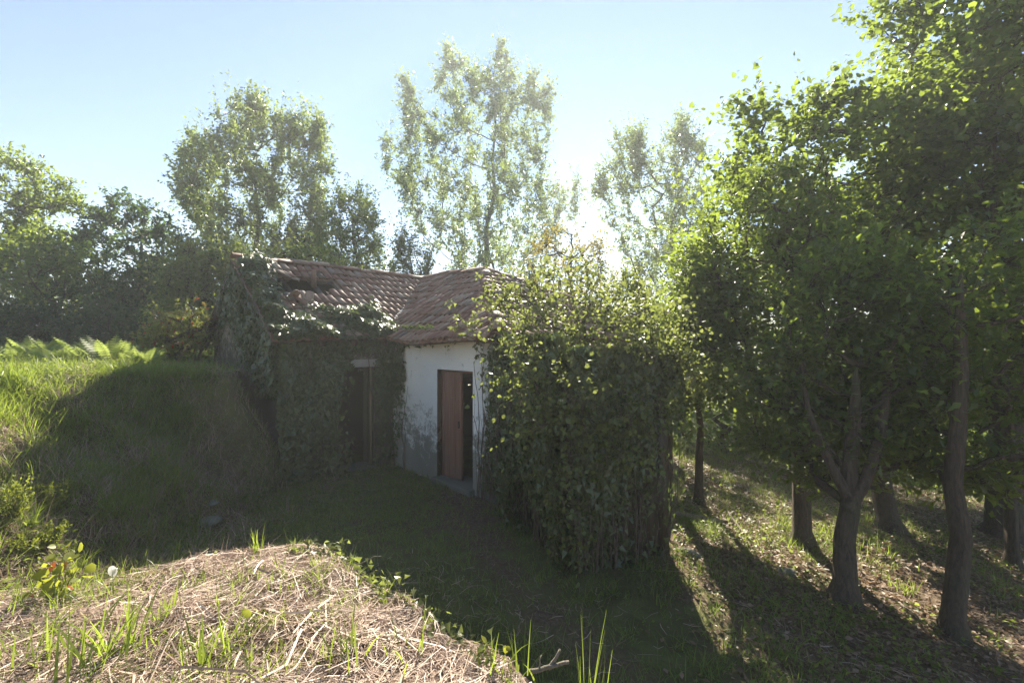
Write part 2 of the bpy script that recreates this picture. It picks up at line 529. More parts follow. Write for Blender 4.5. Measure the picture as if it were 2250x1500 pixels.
def leaf_mesh(name, P, D, Nn, S, T):
    V, Fc = leaves_arrays(P, D, Nn, S, T)
    return mesh(name, V, Fc)

def in_poly(x, y, P):
    return poly_sd(x, y, np.asarray(P, float)) > 0

def crown_targets(rng, poly, D, n, depth=1.0, dmin=None, dmax=None):
    """points filling a solid crown whose outline at depth D is poly (photo pixels)"""
    poly = np.asarray(poly, float)
    lo, hi = poly.min(0), poly.max(0)
    out = []
    while len(out) < n:
        x = rng.uniform(lo[0], hi[0]); y = rng.uniform(lo[1], hi[1])
        sd = float(poly_sd(np.array(x), np.array(y), poly))
        if sd <= 0:
            continue
        h = min(sd * 2.2, 0.5 * (hi[0] - lo[0])) / F * D * depth      # half depth of the crown there
        dd = D + rng.uniform(-1, 1) * (h + 0.15)
        if dmin: dd = max(dd, dmin + rng.uniform(0, 0.6))
        if dmax: dd = min(dd, dmax)
        p = at(x, y, D)
        out.append([p[0], dd, p[2]])
    return np.array(out)

def crown_tips(rng, poly, D, per=6, drop=75, w=9):
    poly = np.asarray(poly, float); out = []
    n = len(poly)
    for i in range(n):
        x, y = poly[i]
        if y < poly[i - 1][1] and y < poly[(i + 1) % n][1]:
            dd = D + rng.normal() * 0.03 * D
            for k in range(per):
                f = (k + 0.3) / per
                p = at(x + rng.normal() * w * (0.25 + f), y + f * drop, D)
                out.append([p[0], dd + rng.normal() * 0.012 * D, p[2]])
    return np.array(out)

def grow(rng, trunk, radii, targets, up=0.25, wob=0.12, seg=4):
    """joins targets to the trunk, nearest first, so that limbs branch; returns list of (points, radii) and end dirs"""
    trunk = np.asarray(trunk, float)
    nodes = [p for p in trunk]; par = [i - 1 for i in range(len(trunk))]
    load = [0.0] * len(nodes)
    axis_p = trunk[len(trunk) // 2]
    d0 = np.min(np.linalg.norm(targets[:, None] - trunk[None], axis=2), axis=1)
    first = max(1, len(trunk) // 3)
    paths = []
    ends = []
    for ti in np.argsort(d0):
        t = targets[ti]
        A = np.array(nodes[first:])
        d = t - A
        dist = np.linalg.norm(d, axis=1)
        cost = dist + 1.1 * np.clip(0.35 * dist - d[:, 2], 0, None)
        k = int(np.argmin(cost)) + first
        a = nodes[k]
        L_ = np.linalg.norm(t - a)
        prev = k; pts = [k]
        for s in range(1, seg + 1):
            f = s / seg
            p = a + (t - a) * f + np.array([0, 0, up * L_ * math.sin(math.pi * f) * (-0.35)]) + (rng.normal(size=3) * wob * L_ / seg * (1 if s < seg else 0))
            nodes.append(p); par.append(prev); load.append(0.0)
            prev = len(nodes) - 1
            pts.append(prev)
        paths.append(pts); ends.append((prev, nrm((t - np.array(nodes[par[prev]]))[None])[0]))
    # pipe model
    for e, _ in ends:
        k = e
        while k >= 0:
            load[k] += 1.0
            k = par[k]
    return np.array(nodes), par, np.array(load), paths, ends

def tree(name, label, cat, group, base, trunk, radii, targets, leaf, bark, rng, twigs=9, lper=9, rc=0.5, zf=0.8, rise=0.0,
         size=0.12, T=T_OVAL, droop=0.2, twig_r=0.006, tip_r=0.012, wob=0.14, flat=0.5, crown_name='crown', spread=0.08, extra=()):
    trunk = np.asarray(trunk, float); radii = np.asarray(radii, float)
    nodes, par, load, paths, ends = grow(rng, trunk, radii, targets, wob=wob)
    nt = len(trunk)
    mb = MB(); mb.tube(trunk, radii, 18 if radii[0] > 0.12 else 6, cap=False, flute=0.10 if radii[0] > 0.12 else 0.0)
    for pts, rr in extra:
        mb.tube(np.asarray(pts, float), np.asarray(rr, float), 10, cap=False, flute=0.05)
    lm = load[nt:].max() if len(load) > nt else 1
    rtop = radii[min(nt - 1, max(1, nt // 2))]
    for p in paths:
        r = tip_r + np.minimum(rtop * 0.75, 0.55 * rtop * (load[p] / lm) ** 0.55)
        r[-1] = tip_r * 0.6
        mb.tube(nodes[p], r, 5, cap=False)
    # twigs and leaves
    E = np.array([nodes[e] for e, _ in ends]); Dr = np.array([d for _, d in ends])
    n = len(E)
    ofs = rng.normal(size=(n, twigs, 3)) * np.array([rc, rc, rc * zf]) * 0.75
    ofs = ofs + Dr[:, None] * np.abs(rng.normal(size=(n, twigs, 1))) * rc * 0.6
    ofs[..., 2] += rise * np.abs(rng.normal(size=(n, twigs)))
    A = np.repeat(E[:, None], twigs, 1).reshape(-1, 3) - Dr.repeat(twigs, 0) * (rng.uniform(0, rc * 0.8, size=(n * twigs, 1)))
    B = (E[:, None] + ofs).reshape(-1, 3)
    # thin twigs as three-sided spikes
    ax = nrm(B - A); s1 = nrm(np.cross(ax, np.array([0.3, 0.2, 0.9]))); s2 = np.cross(ax, s1)
    tri = np.stack([A + s1 * twig_r, A - 0.5 * s1 * twig_r + 0.87 * s2 * twig_r, A - 0.5 * s1 * twig_r - 0.87 * s2 * twig_r, B], 1)
    ti = np.arange(len(A))[:, None, None] * 4 + np.array([[0, 1, 3], [1, 2, 3], [2, 0, 3]])[None]
    mb.add(tri.reshape(-1, 3), ti.reshape(-1, 3))
    t = rng.uniform(0.25, 1.12, size=(len(A), lper))
    P = A[:, None] + (B - A)[:, None] * t[..., None] + rng.normal(size=(len(A), lper, 3)) * spread * rc
    P = P.reshape(-1, 3)
    D = ax.repeat(lper, 0) * 0.6 + rng.normal(size=P.shape) * 0.75 + np.array([0, 0, -droop])
    Nn = rng.normal(size=P.shape) * (1 - flat) + np.array([0, 0, flat * 1.6])
    S = size * rng.uniform(0.45, 1.3, len(P))
    root = empty(name, Vector(base), label, cat, group)
    keep(obj('trunk', mb.me('trunk'), bark, None, smooth=True), root)
    keep(obj(crown_name, leaf_mesh('crown', P, D, Nn, S, T), leaf), root)
    return root

def trunk_line(rng, b, t, n=7, wob=0.12):
    b = np.asarray(b, float); t = np.asarray(t, float)
    f = np.linspace(0, 1, n)[:, None]
    f[1] = min(f[1, 0], 0.32 / max(np.linalg.norm(t - b), 0.4))
    P = b + (t - b) * f
    P[2:-1, :2] += rng.normal(size=(n - 3, 2)) * wob
    return P
def gz(x, y):
    return float(height(np.array(x), np.array(y), False))
def flare(r0, r1, n=7):
    r = r0 + (r1 - r0) * np.linspace(0, 1, n) ** 1.3
    r[-1] = min(r1, 0.012) if r1 < 0.06 else r1 * 0.35
    r[0] *= 1.85; r[1] *= 1.06
    return r

# ------------------------------------------------------------------ the ruined house
KF = (RIDGE - EAVE) / (WID / 2)                    # fall of the main slopes
U_AP = 0.27                                        # end of the right-hand ridge
KH = (RIDGE - EAVE) / (U_END - U_AP)               # fall of the hipped end
OVER = 0.28
H2 = WID / 2
def sag(u, v):
    return -0.065 + 0.065 * noise2(np.asarray(u), np.asarray(v), 1.0, 8) + 0.03 * noise2(np.asarray(u), np.asarray(v), 2.6, 18)
def z_lf(u, v): return RIDGE - (u + H2) * KF + sag(u, v)
def z_rf(u, v): return RIDGE - (v + H2) * KF + sag(u, v)
def z_hf(u, v): return RIDGE - (u - U_AP) * KH + sag(u, v)
def z_lb(u, v): return RIDGE + (u + H2) * KF + sag(u, v)
def z_rb(u, v): return RIDGE + (v + H2) * KF + sag(u, v)
def proj(P):
    return 1125 + F * P[..., 0] / P[..., 1], 750 - F * (P[..., 2] - CAM_Z) / P[..., 1]
HIPK = H2 / (U_END - U_AP)
def in_lf(u, v): return (v > u) & (u > -H2) & (v < V_END + 0.16) & (u < OVER)
def in_rf(u, v): return (u > v) & (v > -H2) & (v < OVER) & (u < np.where(v > -H2, U_AP + (v + H2) / HIPK, U_AP)) & (u < U_END + OVER)
def in_hf(u, v): return (u > U_AP) & (u < U_END + OVER) & (np.abs(v + H2) < (u - U_AP) * HIPK)
def in_lb(u, v): return (u <= -H2) & (u > -WID - OVER) & (v < V_END + 0.16) & (v > u)
def in_rb(u, v): return (v <= -H2) & (v > -WID - OVER) & (u > v) & (u < U_AP + (-H2 - v) / HIPK)
HOLE = np.array([(598, 618), (640, 612), (728, 622), (742, 640), (722, 652), (640, 654), (606, 642)], float)

house = empty('house', Vector((IC[0], IC[1], 0)), 'abandoned L-shaped stone house with sagging clay tile roof and ivy on its walls', 'house')

def deck(inside, zf, u0, u1, v0, v1, mb, step=0.13):
    us = np.arange(u0, u1 + step, step); vs = np.arange(v0, v1 + step, step)
    ids = {}
    verts, quads = [], []
    for a in range(len(us) - 1):
        for b in range(len(vs) - 1):
            uc, vc = us[a] + step / 2, vs[b] + step / 2
            if not bool(inside(np.array(uc), np.array(vc))):
                continue
            P = W(uc, vc, zf(uc, vc))
            x, y = proj(P)
            if zf is z_lf and float(poly_sd(np.array(x), np.array(y), HOLE)) > 0:
                continue
            q = []
            for (i, j) in ((a, b), (a + 1, b), (a + 1, b + 1), (a, b + 1)):
                if (i, j) not in ids:
                    ids[(i, j)] = len(verts)
                    verts.append(W(us[i], vs[j], zf(us[i], vs[j]) - 0.03))
                q.append(ids[(i, j)])
            quads.append(q)
    mb.add(np.array(verts), np.array(quads))
mb = MB()
deck(in_lf, z_lf, -H2, OVER, -H2, V_END + 0.16, mb)
deck(in_rf, z_rf, -H2, U_END + OVER, -H2, OVER, mb)
deck(in_hf, z_hf, U_AP, U_END + OVER, -WID - OVER, OVER, mb)
deck(in_lb, z_lb, -WID - OVER, -H2, -WID, V_END + 0.16, mb, 0.25)
deck(in_rb, z_rb, -WID - OVER, U_END, -WID - OVER, -H2, mb, 0.25)
roof = keep(obj('roof', mb.me('roof'), M['beam']), house)
roof['label'] = 'sagging roof of weathered clay tiles with a hole near the ridge'
sm = roof.modifiers.new('thick', 'SOLIDIFY'); sm.thickness = 0.035; sm.offset = 0

# clay tiles
def tile_mesh(name, L_=0.38, w0=0.092, w1=0.078, h=0.052, th=0.012, seg=4):
    mb = MB()
    th_ = np.linspace(0, np.pi, seg + 1)
    def ring(x, w, hh, t):
        return np.stack([np.full(seg + 1, x), -np.cos(th_) * (w - t), np.sin(th_) * (hh - t)], -1)
    o0, i0 = ring(L_ / 2, w0, h, 0), ring(L_ / 2, w0, h, th)
    o1, i1 = ring(-L_ / 2, w1, h * 0.85, 0), ring(-L_ / 2, w1, h * 0.85, th)
    n = seg + 1
    V = np.concatenate([o0, o1, i0, i1])
    fs = []
    for k in range(seg):
        fs += [[k, k + 1, n + k + 1, n + k], [2 * n + k + 1, 2 * n + k, 3 * n + k, 3 * n + k + 1],
               [k + 1, k, 2 * n + k, 2 * n + k + 1]]
    fs += [[0, n, 3 * n, 2 * n], [n - 1, 3 * n - 1, 4 * n - 1, 2 * n - 1]]
    mb.add(V, np.array(fs))
    return mb.me(name)
rng = np.random.default_rng(5)
tile_me = tile_mesh('tile'); tile_me.materials.append(M['tile'])
ridge_me = tile_mesh('ridge_tile', 0.46, 0.15, 0.135, 0.115, 0.018, 5); ridge_me.materials.append(M['tile'])
tv = np.array([v.co[:] for v in tile_me.vertices])
tf = np.array([p.vertices[:] for p in tile_me.polygons])
from mathutils import Matrix
slots = []
def lay(face, inside, zf, down_u, c0, c1, e_lo, e_hi, K):
    """down_u: True when the slope falls along +u"""
    cs = math.cos(math.atan(K)); step = 0.30 * cs
    e = e_lo
    r = 0
    while e > e_hi:
        for c in np.arange(c0, c1, 0.168):
            cc_ = c + rng.normal() * 0.006 + 0.02 * math.sin(r * 1.7)
            u, v = (e, cc_) if down_u else (cc_, e)
            if bool(inside(np.array(u - (0.1 if down_u else 0)), np.array(v - (0 if down_u else 0.1)))):
                slots.append((face, u, v, zf, down_u, K))
        e -= step
        r += 1
lay('lf', in_lf, z_lf, True, -H2, V_END + 0.14, OVER - 0.12, -H2, KF)
lay('rf', in_rf, z_rf, False, -H2, U_END + 0.2, OVER - 0.12, -H2, KF)
lay('hf', in_hf, z_hf, True, -WID - 0.2, OVER, U_END + OVER - 0.12, U_AP, KH)
covers, channels = [], []
for (face, u, v, zf, du, K) in slots:
    P = W(u, v, float(zf(u, v)))
    x, y = proj(P)
    if face == 'lf' and float(poly_sd(np.array(x), np.array(y), HOLE)) > -4:
        continue
    d2 = dR if du else dL
    down = np.array([d2[0], d2[1], -K]); down /= np.linalg.norm(down)
    a2 = dL if du else dR
    side0 = np.array([a2[0], a2[1], 0.0])
    n = np.cross(down, side0)
    if n[2] < 0: n = -n
    yaw = rng.normal() * 0.035; tilt = 0.055 + rng.normal() * 0.02
    slip = 0.0
    if rng.random() < 0.15:
        yaw += rng.normal() * 0.16; slip = rng.uniform(-0.03, 0.10)
    xx = down * math.cos(yaw) + side0 * math.sin(yaw)
    xx = nrm((xx + n * tilt)[None])[0]
    yy = np.cross(n, xx); yy /= np.linalg.norm(yy)
    zz = np.cross(xx, yy)
    Pc = P + n * (0.045 + 0.012 * rng.random()) + down * slip
    covers.append((np.linalg.norm(Pc - np.array([0, 0, CAM_Z])), face, Pc, np.stack([xx, yy, zz], 1)))
    # channel tile between the covers, hollow side up
    Pn = P + side0 * 0.084 + n * 0.048
    channels.append((Pn, np.stack([xx, -yy, -zz], 1)))
front = sorted([c for c in covers if c[1] != 'hf'], key=lambda c: c[0])
hip = [c for c in covers if c[1] == 'hf']
hip = sorted(hip, key=lambda c: c[0])
pick = front[:265] + hip[:30]
rest = front[265:] + hip[30:]
for (_, _, P, R) in pick:
    o = bpy.data.objects.new('tile', tile_me)
    COL.objects.link(o)
    o.parent = roof
    m4 = np.eye(4); m4[:3, :3] = R * rng.uniform(0.95, 1.05); m4[:3, 3] = P
    o.matrix_basis = Matrix(m4.tolist())
mb = MB()
for P, R in [(c[2], c[3]) for c in rest] + channels:
    mb.add(tv @ R.T + P, tf)
so = obj('tile_courses', mb.me('tile_courses'), M['tiles'], roof); so['kind'] = 'stuff'
# ridge and hip tiles
def ridge_run(a, b, za, zb, skip=()):
    A = W(a[0], a[1], za); B = W(b[0], b[1], zb)
    n = int(np.linalg.norm(B - A) / 0.38)
    for i in range(n):
        if i in skip: continue
        f = (i + 0.5) / n
        u = a[0] + (b[0] - a[0]) * f; v = a[1] + (b[1] - a[1]) * f
        P = A + (B - A) * f
        P[2] += float(sag(u, v)) + 0.02 + rng.normal() * 0.012
        xx = nrm((B - A + rng.normal(size=3) * 0.12)[None])[0]
        if xx[2] > 0: xx = -xx
        yy = nrm(np.cross(np.array([0, 0, 1.0]), xx)[None])[0]; zz = np.cross(xx, yy)
        o = bpy.data.objects.new('ridge_tile', ridge_me); COL.objects.link(o); o.parent = roof
        m4 = np.eye(4); m4[:3, :3] = np.stack([xx, yy, zz], 1); m4[:3, 3] = P
        o.matrix_basis = Matrix(m4.tolist())
ridge_run((-H2, -H2), (-H2, V_END + 0.15), RIDGE, RIDGE)
ridge_run((-H2, -H2), (U_AP, -H2), RIDGE, RIDGE)
zh = RIDGE - (U_END + 0.15 - U_AP) * KH
ridge_run((U_AP, -H2), (U_END + 0.15, -H2 + (U_END + 0.15 - U_AP) * HIPK), RIDGE, zh)
ridge_run((U_AP, -H2), (U_END + 0.15, -H2 - (U_END + 0.15 - U_AP) * HIPK), RIDGE, zh)
# slipped tiles and rubble around the hole
for k in range(8):
    x = rng.uniform(600, 735); y = rng.choice([rng.uniform(604, 618), rng.uniform(650, 668)])
    D = 10.6 - (x - 600) * 0.0005 + (618 - y) * 0.012
    o = bpy.data.objects.new('tile', tile_me); COL.objects.link(o); o.parent = roof
    q = np.array([dR[0] * 0.8, dR[1] * 0.8, -0.5]) + rng.normal(size=3) * 0.35
    # rest on the slope: find u, v under the view ray
    best = None
    for D in np.linspace(7.5, 13, 400):
        P = at(x, y, D); u, v = UV(P[0], P[1])
        if u > -H2 and P[2] < z_lf(u, v) + 0.09:
            best = P; break
    if best is None: best = at(x, y, 10.6)
    xx = nrm(q[None])[0]; yy = nrm(np.cross(np.array([0.2, 0, 1.0]), xx)[None])[0]; zz = np.cross(xx, yy)
    m4 = np.eye(4); m4[:3, :3] = np.stack([xx, yy, zz], 1); m4[:3, 3] = best + np.array([0, 0, 0.02])
    o.matrix_basis = Matrix(m4.tolist())
# pale mortar left in the valley
mb = MB()
for k in range(7):
    u = -0.72 + k * 0.085
    P = W(u, u, float(z_lf(u, u)) + 0.075)
    r = 0.05 + 0.03 * rng.random()
    th_ = np.arange(7) * 2 * np.pi / 7
    ring = P + np.stack([np.cos(th_) * r * 1.1, np.sin(th_) * r * 1.8, np.cos(th_ * 2) * 0.02], -1)
    top = P + np.array([0, 0, 0.05]); bot = P - np.array([0, 0, 0.06])
    V = np.concatenate([ring, [top], [bot]])
    mb.add(V, np.array([[i, (i + 1) % 7, 7] for i in range(7)] + [[(i + 1) % 7, i, 8] for i in range(7)]))
obj('valley_mortar', mb.me('valley_mortar'), M['stone'], roof)
# rafters that show in the hole
for v in np.arange(-1.6, 2.3, 0.62):
    mb = MB()
    a, c = 0.04, 0.10
    zs = lambda u: float(z_lf(u, v)) - 0.08
    mb.box8(np.concatenate([W([-H2, 0.2, 0.2, -H2], [v - a, v - a, v + a, v + a], [zs(-H2) - c, zs(0.2) - c, zs(0.2) - c, zs(-H2) - c]),
                            W([-H2, 0.2, 0.2, -H2], [v - a, v - a, v + a, v + a], [zs(-H2), zs(0.2), zs(0.2), zs(-H2)])]))
    obj('rafter', mb.me('rafter'), M['beam'], roof)

# walls
TH = 0.42
def wall_strip(mb, plane, a0, a1, z0, z1, hole=None):
    """a wall along u (plane 'u': outer face at v=c) or along v; plane = (axis, c, inward sign)"""
    ax_, c, s = plane
    def bx_(p, q, za, zb):
        if q - p < 1e-4 or zb - za < 1e-4: return
        o, i = c, c + s * TH
        if ax_ == 'u':
            b4 = [(p, o), (q, o), (q, i), (p, i)]
        else:
            b4 = [(o, p), (o, q), (i, q), (i, p)]
        mb.box8(np.concatenate([W([k[0] for k in b4], [k[1] for k in b4], za), W([k[0] for k in b4], [k[1] for k in b4], zb)]))
    if hole is None:
        bx_(a0, a1, z0, z1)
    else:
        h0, h1, hz = hole
        bx_(a0, h0, z0, z1); bx_(h1, a1, z0, z1); bx_(h0, h1, hz, z1)
def wall_door(mb, plane, a0, a1, z0, z1, hole):
    ax_, c, s = plane
    h0, h1, hz = hole
    A = [(a0, z0), (h0, z0), (h0, hz), (h1, hz), (h1, z0), (a1, z0), (a1, z1), (h1, z1), (h0, z1), (a0, z1)]
    V = []
    for d in (c, c + s * TH):
        for a, z in A:
            V.append(W(a, d, z) if ax_ == 'u' else W(d, a, z))
    q = [[0, 1, 2, 9], [9, 2, 8, 8]]
    quads = [[0, 1, 2, 8], [2, 3, 7, 8], [4, 5, 6, 7]]
    pent = [[0, 1, 2, 8, 9], [7, 3, 4, 5, 6]]
    F5, F4 = [], []
    for o, r in ((0, 1), (10, -1)):
        F5 += [[o + k for k in f][::r] for f in pent]
        F4 += [[o + k for k in [2, 3, 7, 8]][::r]]
    for i in range(10):
        j = (i + 1) % 10
        F4.append([i, j, 10 + j, 10 + i])
    mb.add(np.array(V), [np.array(F5), np.array(F4)])
DOOR_R = (1.60, 2.60, 2.0)
DOOR_L = (0.41, 1.11, 2.0)
top = EAVE - 0.13
mb = MB(); wall_door(mb, ('u', 0.0, -1), -TH, U_END, -0.6, top, DOOR_R)
w = keep(obj('wall', mb.me('wall'), M['plaster']), house); w['label'] = 'whitewashed front wall with mildew at its foot'
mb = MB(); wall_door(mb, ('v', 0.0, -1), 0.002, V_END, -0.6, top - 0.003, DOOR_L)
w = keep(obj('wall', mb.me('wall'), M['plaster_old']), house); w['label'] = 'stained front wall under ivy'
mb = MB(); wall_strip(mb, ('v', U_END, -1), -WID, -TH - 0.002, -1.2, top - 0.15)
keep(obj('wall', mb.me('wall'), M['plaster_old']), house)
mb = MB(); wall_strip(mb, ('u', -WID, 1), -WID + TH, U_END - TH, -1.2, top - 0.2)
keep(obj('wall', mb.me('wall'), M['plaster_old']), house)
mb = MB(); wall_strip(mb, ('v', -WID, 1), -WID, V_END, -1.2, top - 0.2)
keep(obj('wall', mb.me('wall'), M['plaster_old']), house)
# gable
mb = MB()
gu = np.array([-WID + 0.003, -0.003, -0.003, -H2, -WID + 0.003]); gz_ = np.array([-0.6, -0.6, top - 0.004, RIDGE - 0.16, top - 0.004])
Vg = np.concatenate([W(gu, V_END + 0.004, gz_), W(gu, V_END - TH, gz_)])
mb.add(Vg, [np.array([[0, 1, 2, 3, 4], [9, 8, 7, 6, 5]]), np.array([[i, (i + 1) % 5, 5 + (i + 1) % 5, 5 + i] for i in range(5)])])
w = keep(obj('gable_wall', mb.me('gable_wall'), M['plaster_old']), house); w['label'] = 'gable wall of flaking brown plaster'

def boxuv(mb, u0, u1, v0, v1, z0, z1):
    mb.box8(np.concatenate([W([u0, u1, u1, u0], [v0, v0, v1, v1], z0), W([u0, u1, u1, u0], [v0, v0, v1, v1], z1)]))
def part(name, boxes, mat, parent, bevel=0.0):
    mb = MB()
    for b in boxes: boxuv(mb, *b)
    o = obj(name, mb.me(name), mat, parent)
    if parent is house: keep(o, house)
    if bevel:
        bv = o.modifiers.new('bevel', 'BEVEL'); bv.width = bevel; bv.segments = 2
    return o
# right-hand door: one leaf shut, the other pushed open inside
u0, u1, hz = DOOR_R
door = part('door', [(u0 + 0.06, u0 + 0.55, -0.16, -0.145, 0.05, hz - 0.05)], M['door'], house)
door['label'] = 'half-open red-brown board door in white wall'
pw = 0.49 / 3
for k in range(3):
    part('plank', [(u0 + 0.06 + k * pw + 0.003, u0 + 0.06 + (k + 1) * pw - 0.003, -0.144, -0.115 + 0.004 * (k % 2), 0.05 + 0.01 * k, hz - 0.055)], M['door'], door, 0.004)
part('rail', [(u0 + 0.08, u0 + 0.53, -0.195, -0.161, 0.35, 0.47)], M['door'], door)
part('rail', [(u0 + 0.08, u0 + 0.53, -0.195, -0.161, 1.50, 1.62)], M['door'], door)
part('handle', [(u0 + 0.48, u0 + 0.505, -0.114, -0.085, 0.98, 1.10)], M['beam'], door, 0.004)
part('door_leaf', [(u1 - 0.10, u1 - 0.06, -0.98, -0.42, 0.06, hz - 0.06)], M['door'], house, 0.004)
part('door_frame', [(u0 + 0.002, u0 + 0.058, -0.22, -0.10, 0.0, hz - 0.002), (u1 - 0.058, u1 - 0.002, -0.22, -0.10, 0.0, hz - 0.002),
                    (u0 + 0.059, u1 - 0.059, -0.22, -0.10, hz - 0.05, hz - 0.002)], M['door'], house)
part('threshold', [(u0 - 0.05, u1 + 0.05, -0.40, 0.12, -0.06, 0.055)], M['stone'], house, 0.02)
# left-hand doorway: empty, pale lintel, ochre jamb
v0, v1, hz = DOOR_L
part('lintel', [(-0.30, 0.035, v0 - 0.16, v1 + 0.14, hz - 0.002, hz + 0.15)], M['lintel'], house, 0.01)
part('door_frame', [(-0.12, -0.03, v0 + 0.002, v0 + 0.035, 0.0, hz - 0.004), (-0.22, -0.16, v1 - 0.04, v1 - 0.002, 0.0, hz - 0.004)], M['frame_ochre'], house)
part('threshold', [(-0.4, 0.10, v0 - 0.04, v1 + 0.04, -0.06, 0.04)], M['stone'], house, 0.02)
# dark partition walls inside
part('inner_wall', [(-WID + TH, U_END - TH, -2.9, -2.7, 0.0, EAVE + 0.1)], M['plaster_old'], house)
part('inner_wall', [(-2.6, -2.4, -2.68, V_END - TH, 0.0, EAVE + 0.1)], M['plaster_old'], house)

# boarded lean-to against the right-hand corner
LA, LB_, LC, LD = np.array([-0.18, 7.09]), np.array([0.66, 4.90]), np.array([1.84, 5.45]), np.array([0.66, 7.90])
lean = empty('lean_to', Vector((0.7, 5.8, 0)), 'low boarded lean-to smothered in creeper at the house corner', 'lean-to')
def lwall(a, b, z0, za, zb, th=0.16):
    e = nrm((b - a)[None])[0]; n_ = np.array([-e[1], e[0]])
    c = (LA + LB_ + LC + LD) / 4
    if n_ @ (c - a) < 0: n_ = -n_
    a2, b2 = a + n_ * th, b + n_ * th
    mb = MB()
    mb.box8(np.array([[*a, z0], [*b, z0], [*b2, z0], [*a2, z0], [*a, za], [*b, zb], [*b2, zb], [*a2, za]]))
    return mb
for a, b, za, zb in ((LA, LB_, 2.45, 1.98), (LB_ + (LC - LB_) * 0.001, LC, 1.98, 2.0), (LC, LD, 2.0, 2.45)):
    keep(obj('wall', lwall(a, b, -0.5, za, zb).me('wall'), M['plaster_old']), lean)
def boards(a, b, za, zb, n, seed):
    r = np.random.default_rng(seed)
    e = nrm((b - a)[None])[0]; n_ = np.array([-e[1], e[0]])
    c = (LA + LB_ + LC + LD) / 4
    if n_ @ (c - a) > 0: n_ = -n_
    L_ = np.linalg.norm(b - a); cuts = np.sort(np.concatenate([[0], np.linspace(0, L_, n + 1)[1:-1] + r.normal(size=n - 1) * 0.02, [L_]]))
    for k in range(n):
        p, q = a + e * (cuts[k] + 0.006), a + e * (cuts[k + 1] - 0.006)
        o1 = 0.006 + 0.012 * r.random(); o2 = o1 + 0.026
        zt = za + (zb - za) * cuts[k] / L_ - 0.02 - 0.05 * r.random(); z0 = 0.02 + 0.12 * r.random() ** 2 - 0.15
        lean_ = r.normal() * 0.012
        s = e * lean_
        mb = MB()
        P = lambda w_, o, z, sh: [*(w_ + n_ * o + sh), z]
        Z2 = np.zeros(2)
        mb.box8(np.array([P(p, o1, z0, Z2), P(q, o1, z0, Z2), P(q, o2, z0, Z2), P(p, o2, z0, Z2), P(p, o1, zt, s), P(q, o1, zt, s), P(q, o2, zt, s), P(p, o2, zt, s)]))
        keep(obj('board', mb.me('board'), M['wood_old']), lean)
boards(LB_, LC, 1.98, 2.0, 9, 3)
boards(LA + (LB_ - LA) * 0.12, LB_, 2.40, 1.98, 14, 4)
mb = MB()
ov = np.array([[-0.12, 7.0, 2.47], [0.62, 4.84, 2.0], [1.90, 5.43, 2.02], [0.75, 7.85, 2.47]])
mb.box8(np.concatenate([ov, ov + [0, 0, 0.06]]))
keep(obj('roof', mb.me('roof'), M['wood_old']), lean)

# ------------------------------------------------------------------ trees behind the house
def poplar(seed, label, D, poly, n, stems, **kw):
    rng = np.random.default_rng(seed)
    poly = np.asarray(poly, float)
    T_ = np.concatenate([crown_targets(rng, poly, D, n, depth=kw.pop('depth', 0.9)), crown_tips(rng, poly, D)])
    bx_, topx, topy = stems
    b = at(bx_, 750, D); b[2] = gz(b[0], b[1]) - 0.1
    t = at(topx, topy, D)
    tr = trunk_line(rng, b, t, 9, 0.25)
    o = dict(twigs=12, lper=14, rc=0.5, zf=1.7, rise=0.35, size=0.15, droop=0.35, flat=0.25, tip_r=0.008, twig_r=0.005, wob=0.06)
    o.update(kw)
    leafm = o.pop('leaf', M['poplar'])
    return tree('poplar_tree', label, 'tree', 'poplars behind the house', b, tr, flare(0.0075 * D, 0.03, 9), T_, leafm, M['bark_grey'], rng, **o)

poplar(11, 'tallest poplar, rising behind the middle of the roof under the sun', 42,
       [(1000, 640), (930, 520), (870, 400), (850, 300), (895, 330), (885, 250), (895, 170), (925, 235), (955, 300), (962, 180), (985, 110), (1015, 125),
        (1045, 140), (1075, 175), (1098, 92), (1120, 130), (1140, 190), (1165, 185), (1180, 220), (1205, 190), (1207, 290), (1190, 380), (1230, 420), (1262, 410),
        (1250, 470), (1220, 540), (1180, 640)], 400, (1075, 1080, 200), twigs=11, lper=14, rc=0.54, size=0.25, depth=0.8)
poplar(12, 'broad many-stemmed poplar behind the left end of the roof', 24,
       [(500, 640), (440, 520), (395, 430), (400, 345), (430, 310), (465, 330), (472, 240), (510, 230), (520, 290), (562, 212), (590, 280), (610, 250), (660, 250),
        (690, 290), (708, 275), (705, 345), (730, 350), (700, 400), (720, 450), (690, 560), (660, 640)], 320, (560, 565, 330), twigs=12, lper=14, rc=0.34, size=0.165, depth=0.8)
poplar(13, 'small loose poplar between the two big ones', 20,
       [(720, 640), (690, 540), (700, 470), (740, 450), (785, 415), (800, 460), (838, 470), (820, 520), (840, 560), (830, 640)], 100, (755, 775, 480), twigs=10, lper=12, rc=0.32, size=0.13)
poplar(14, 'slender open poplar rising right of the roof', 30,
       [(1410, 700), (1370, 560), (1300, 410), (1335, 380), (1340, 320), (1395, 290), (1440, 330), (1460, 300), (1505, 260), (1530, 290), (1545, 350), (1540, 450), (1560, 560), (1540, 700)],
       230, (1475, 1490, 360), twigs=11, lper=13, rc=0.42, size=0.19, depth=0.7)
poplar(15, 'low young poplar behind the sagging ridge', 17,
       [(870, 640), (860, 560), (885, 520), (905, 545), (935, 555), (950, 600), (930, 640)], 36, (900, 900, 560), twigs=9, lper=11, rc=0.22, size=0.10)

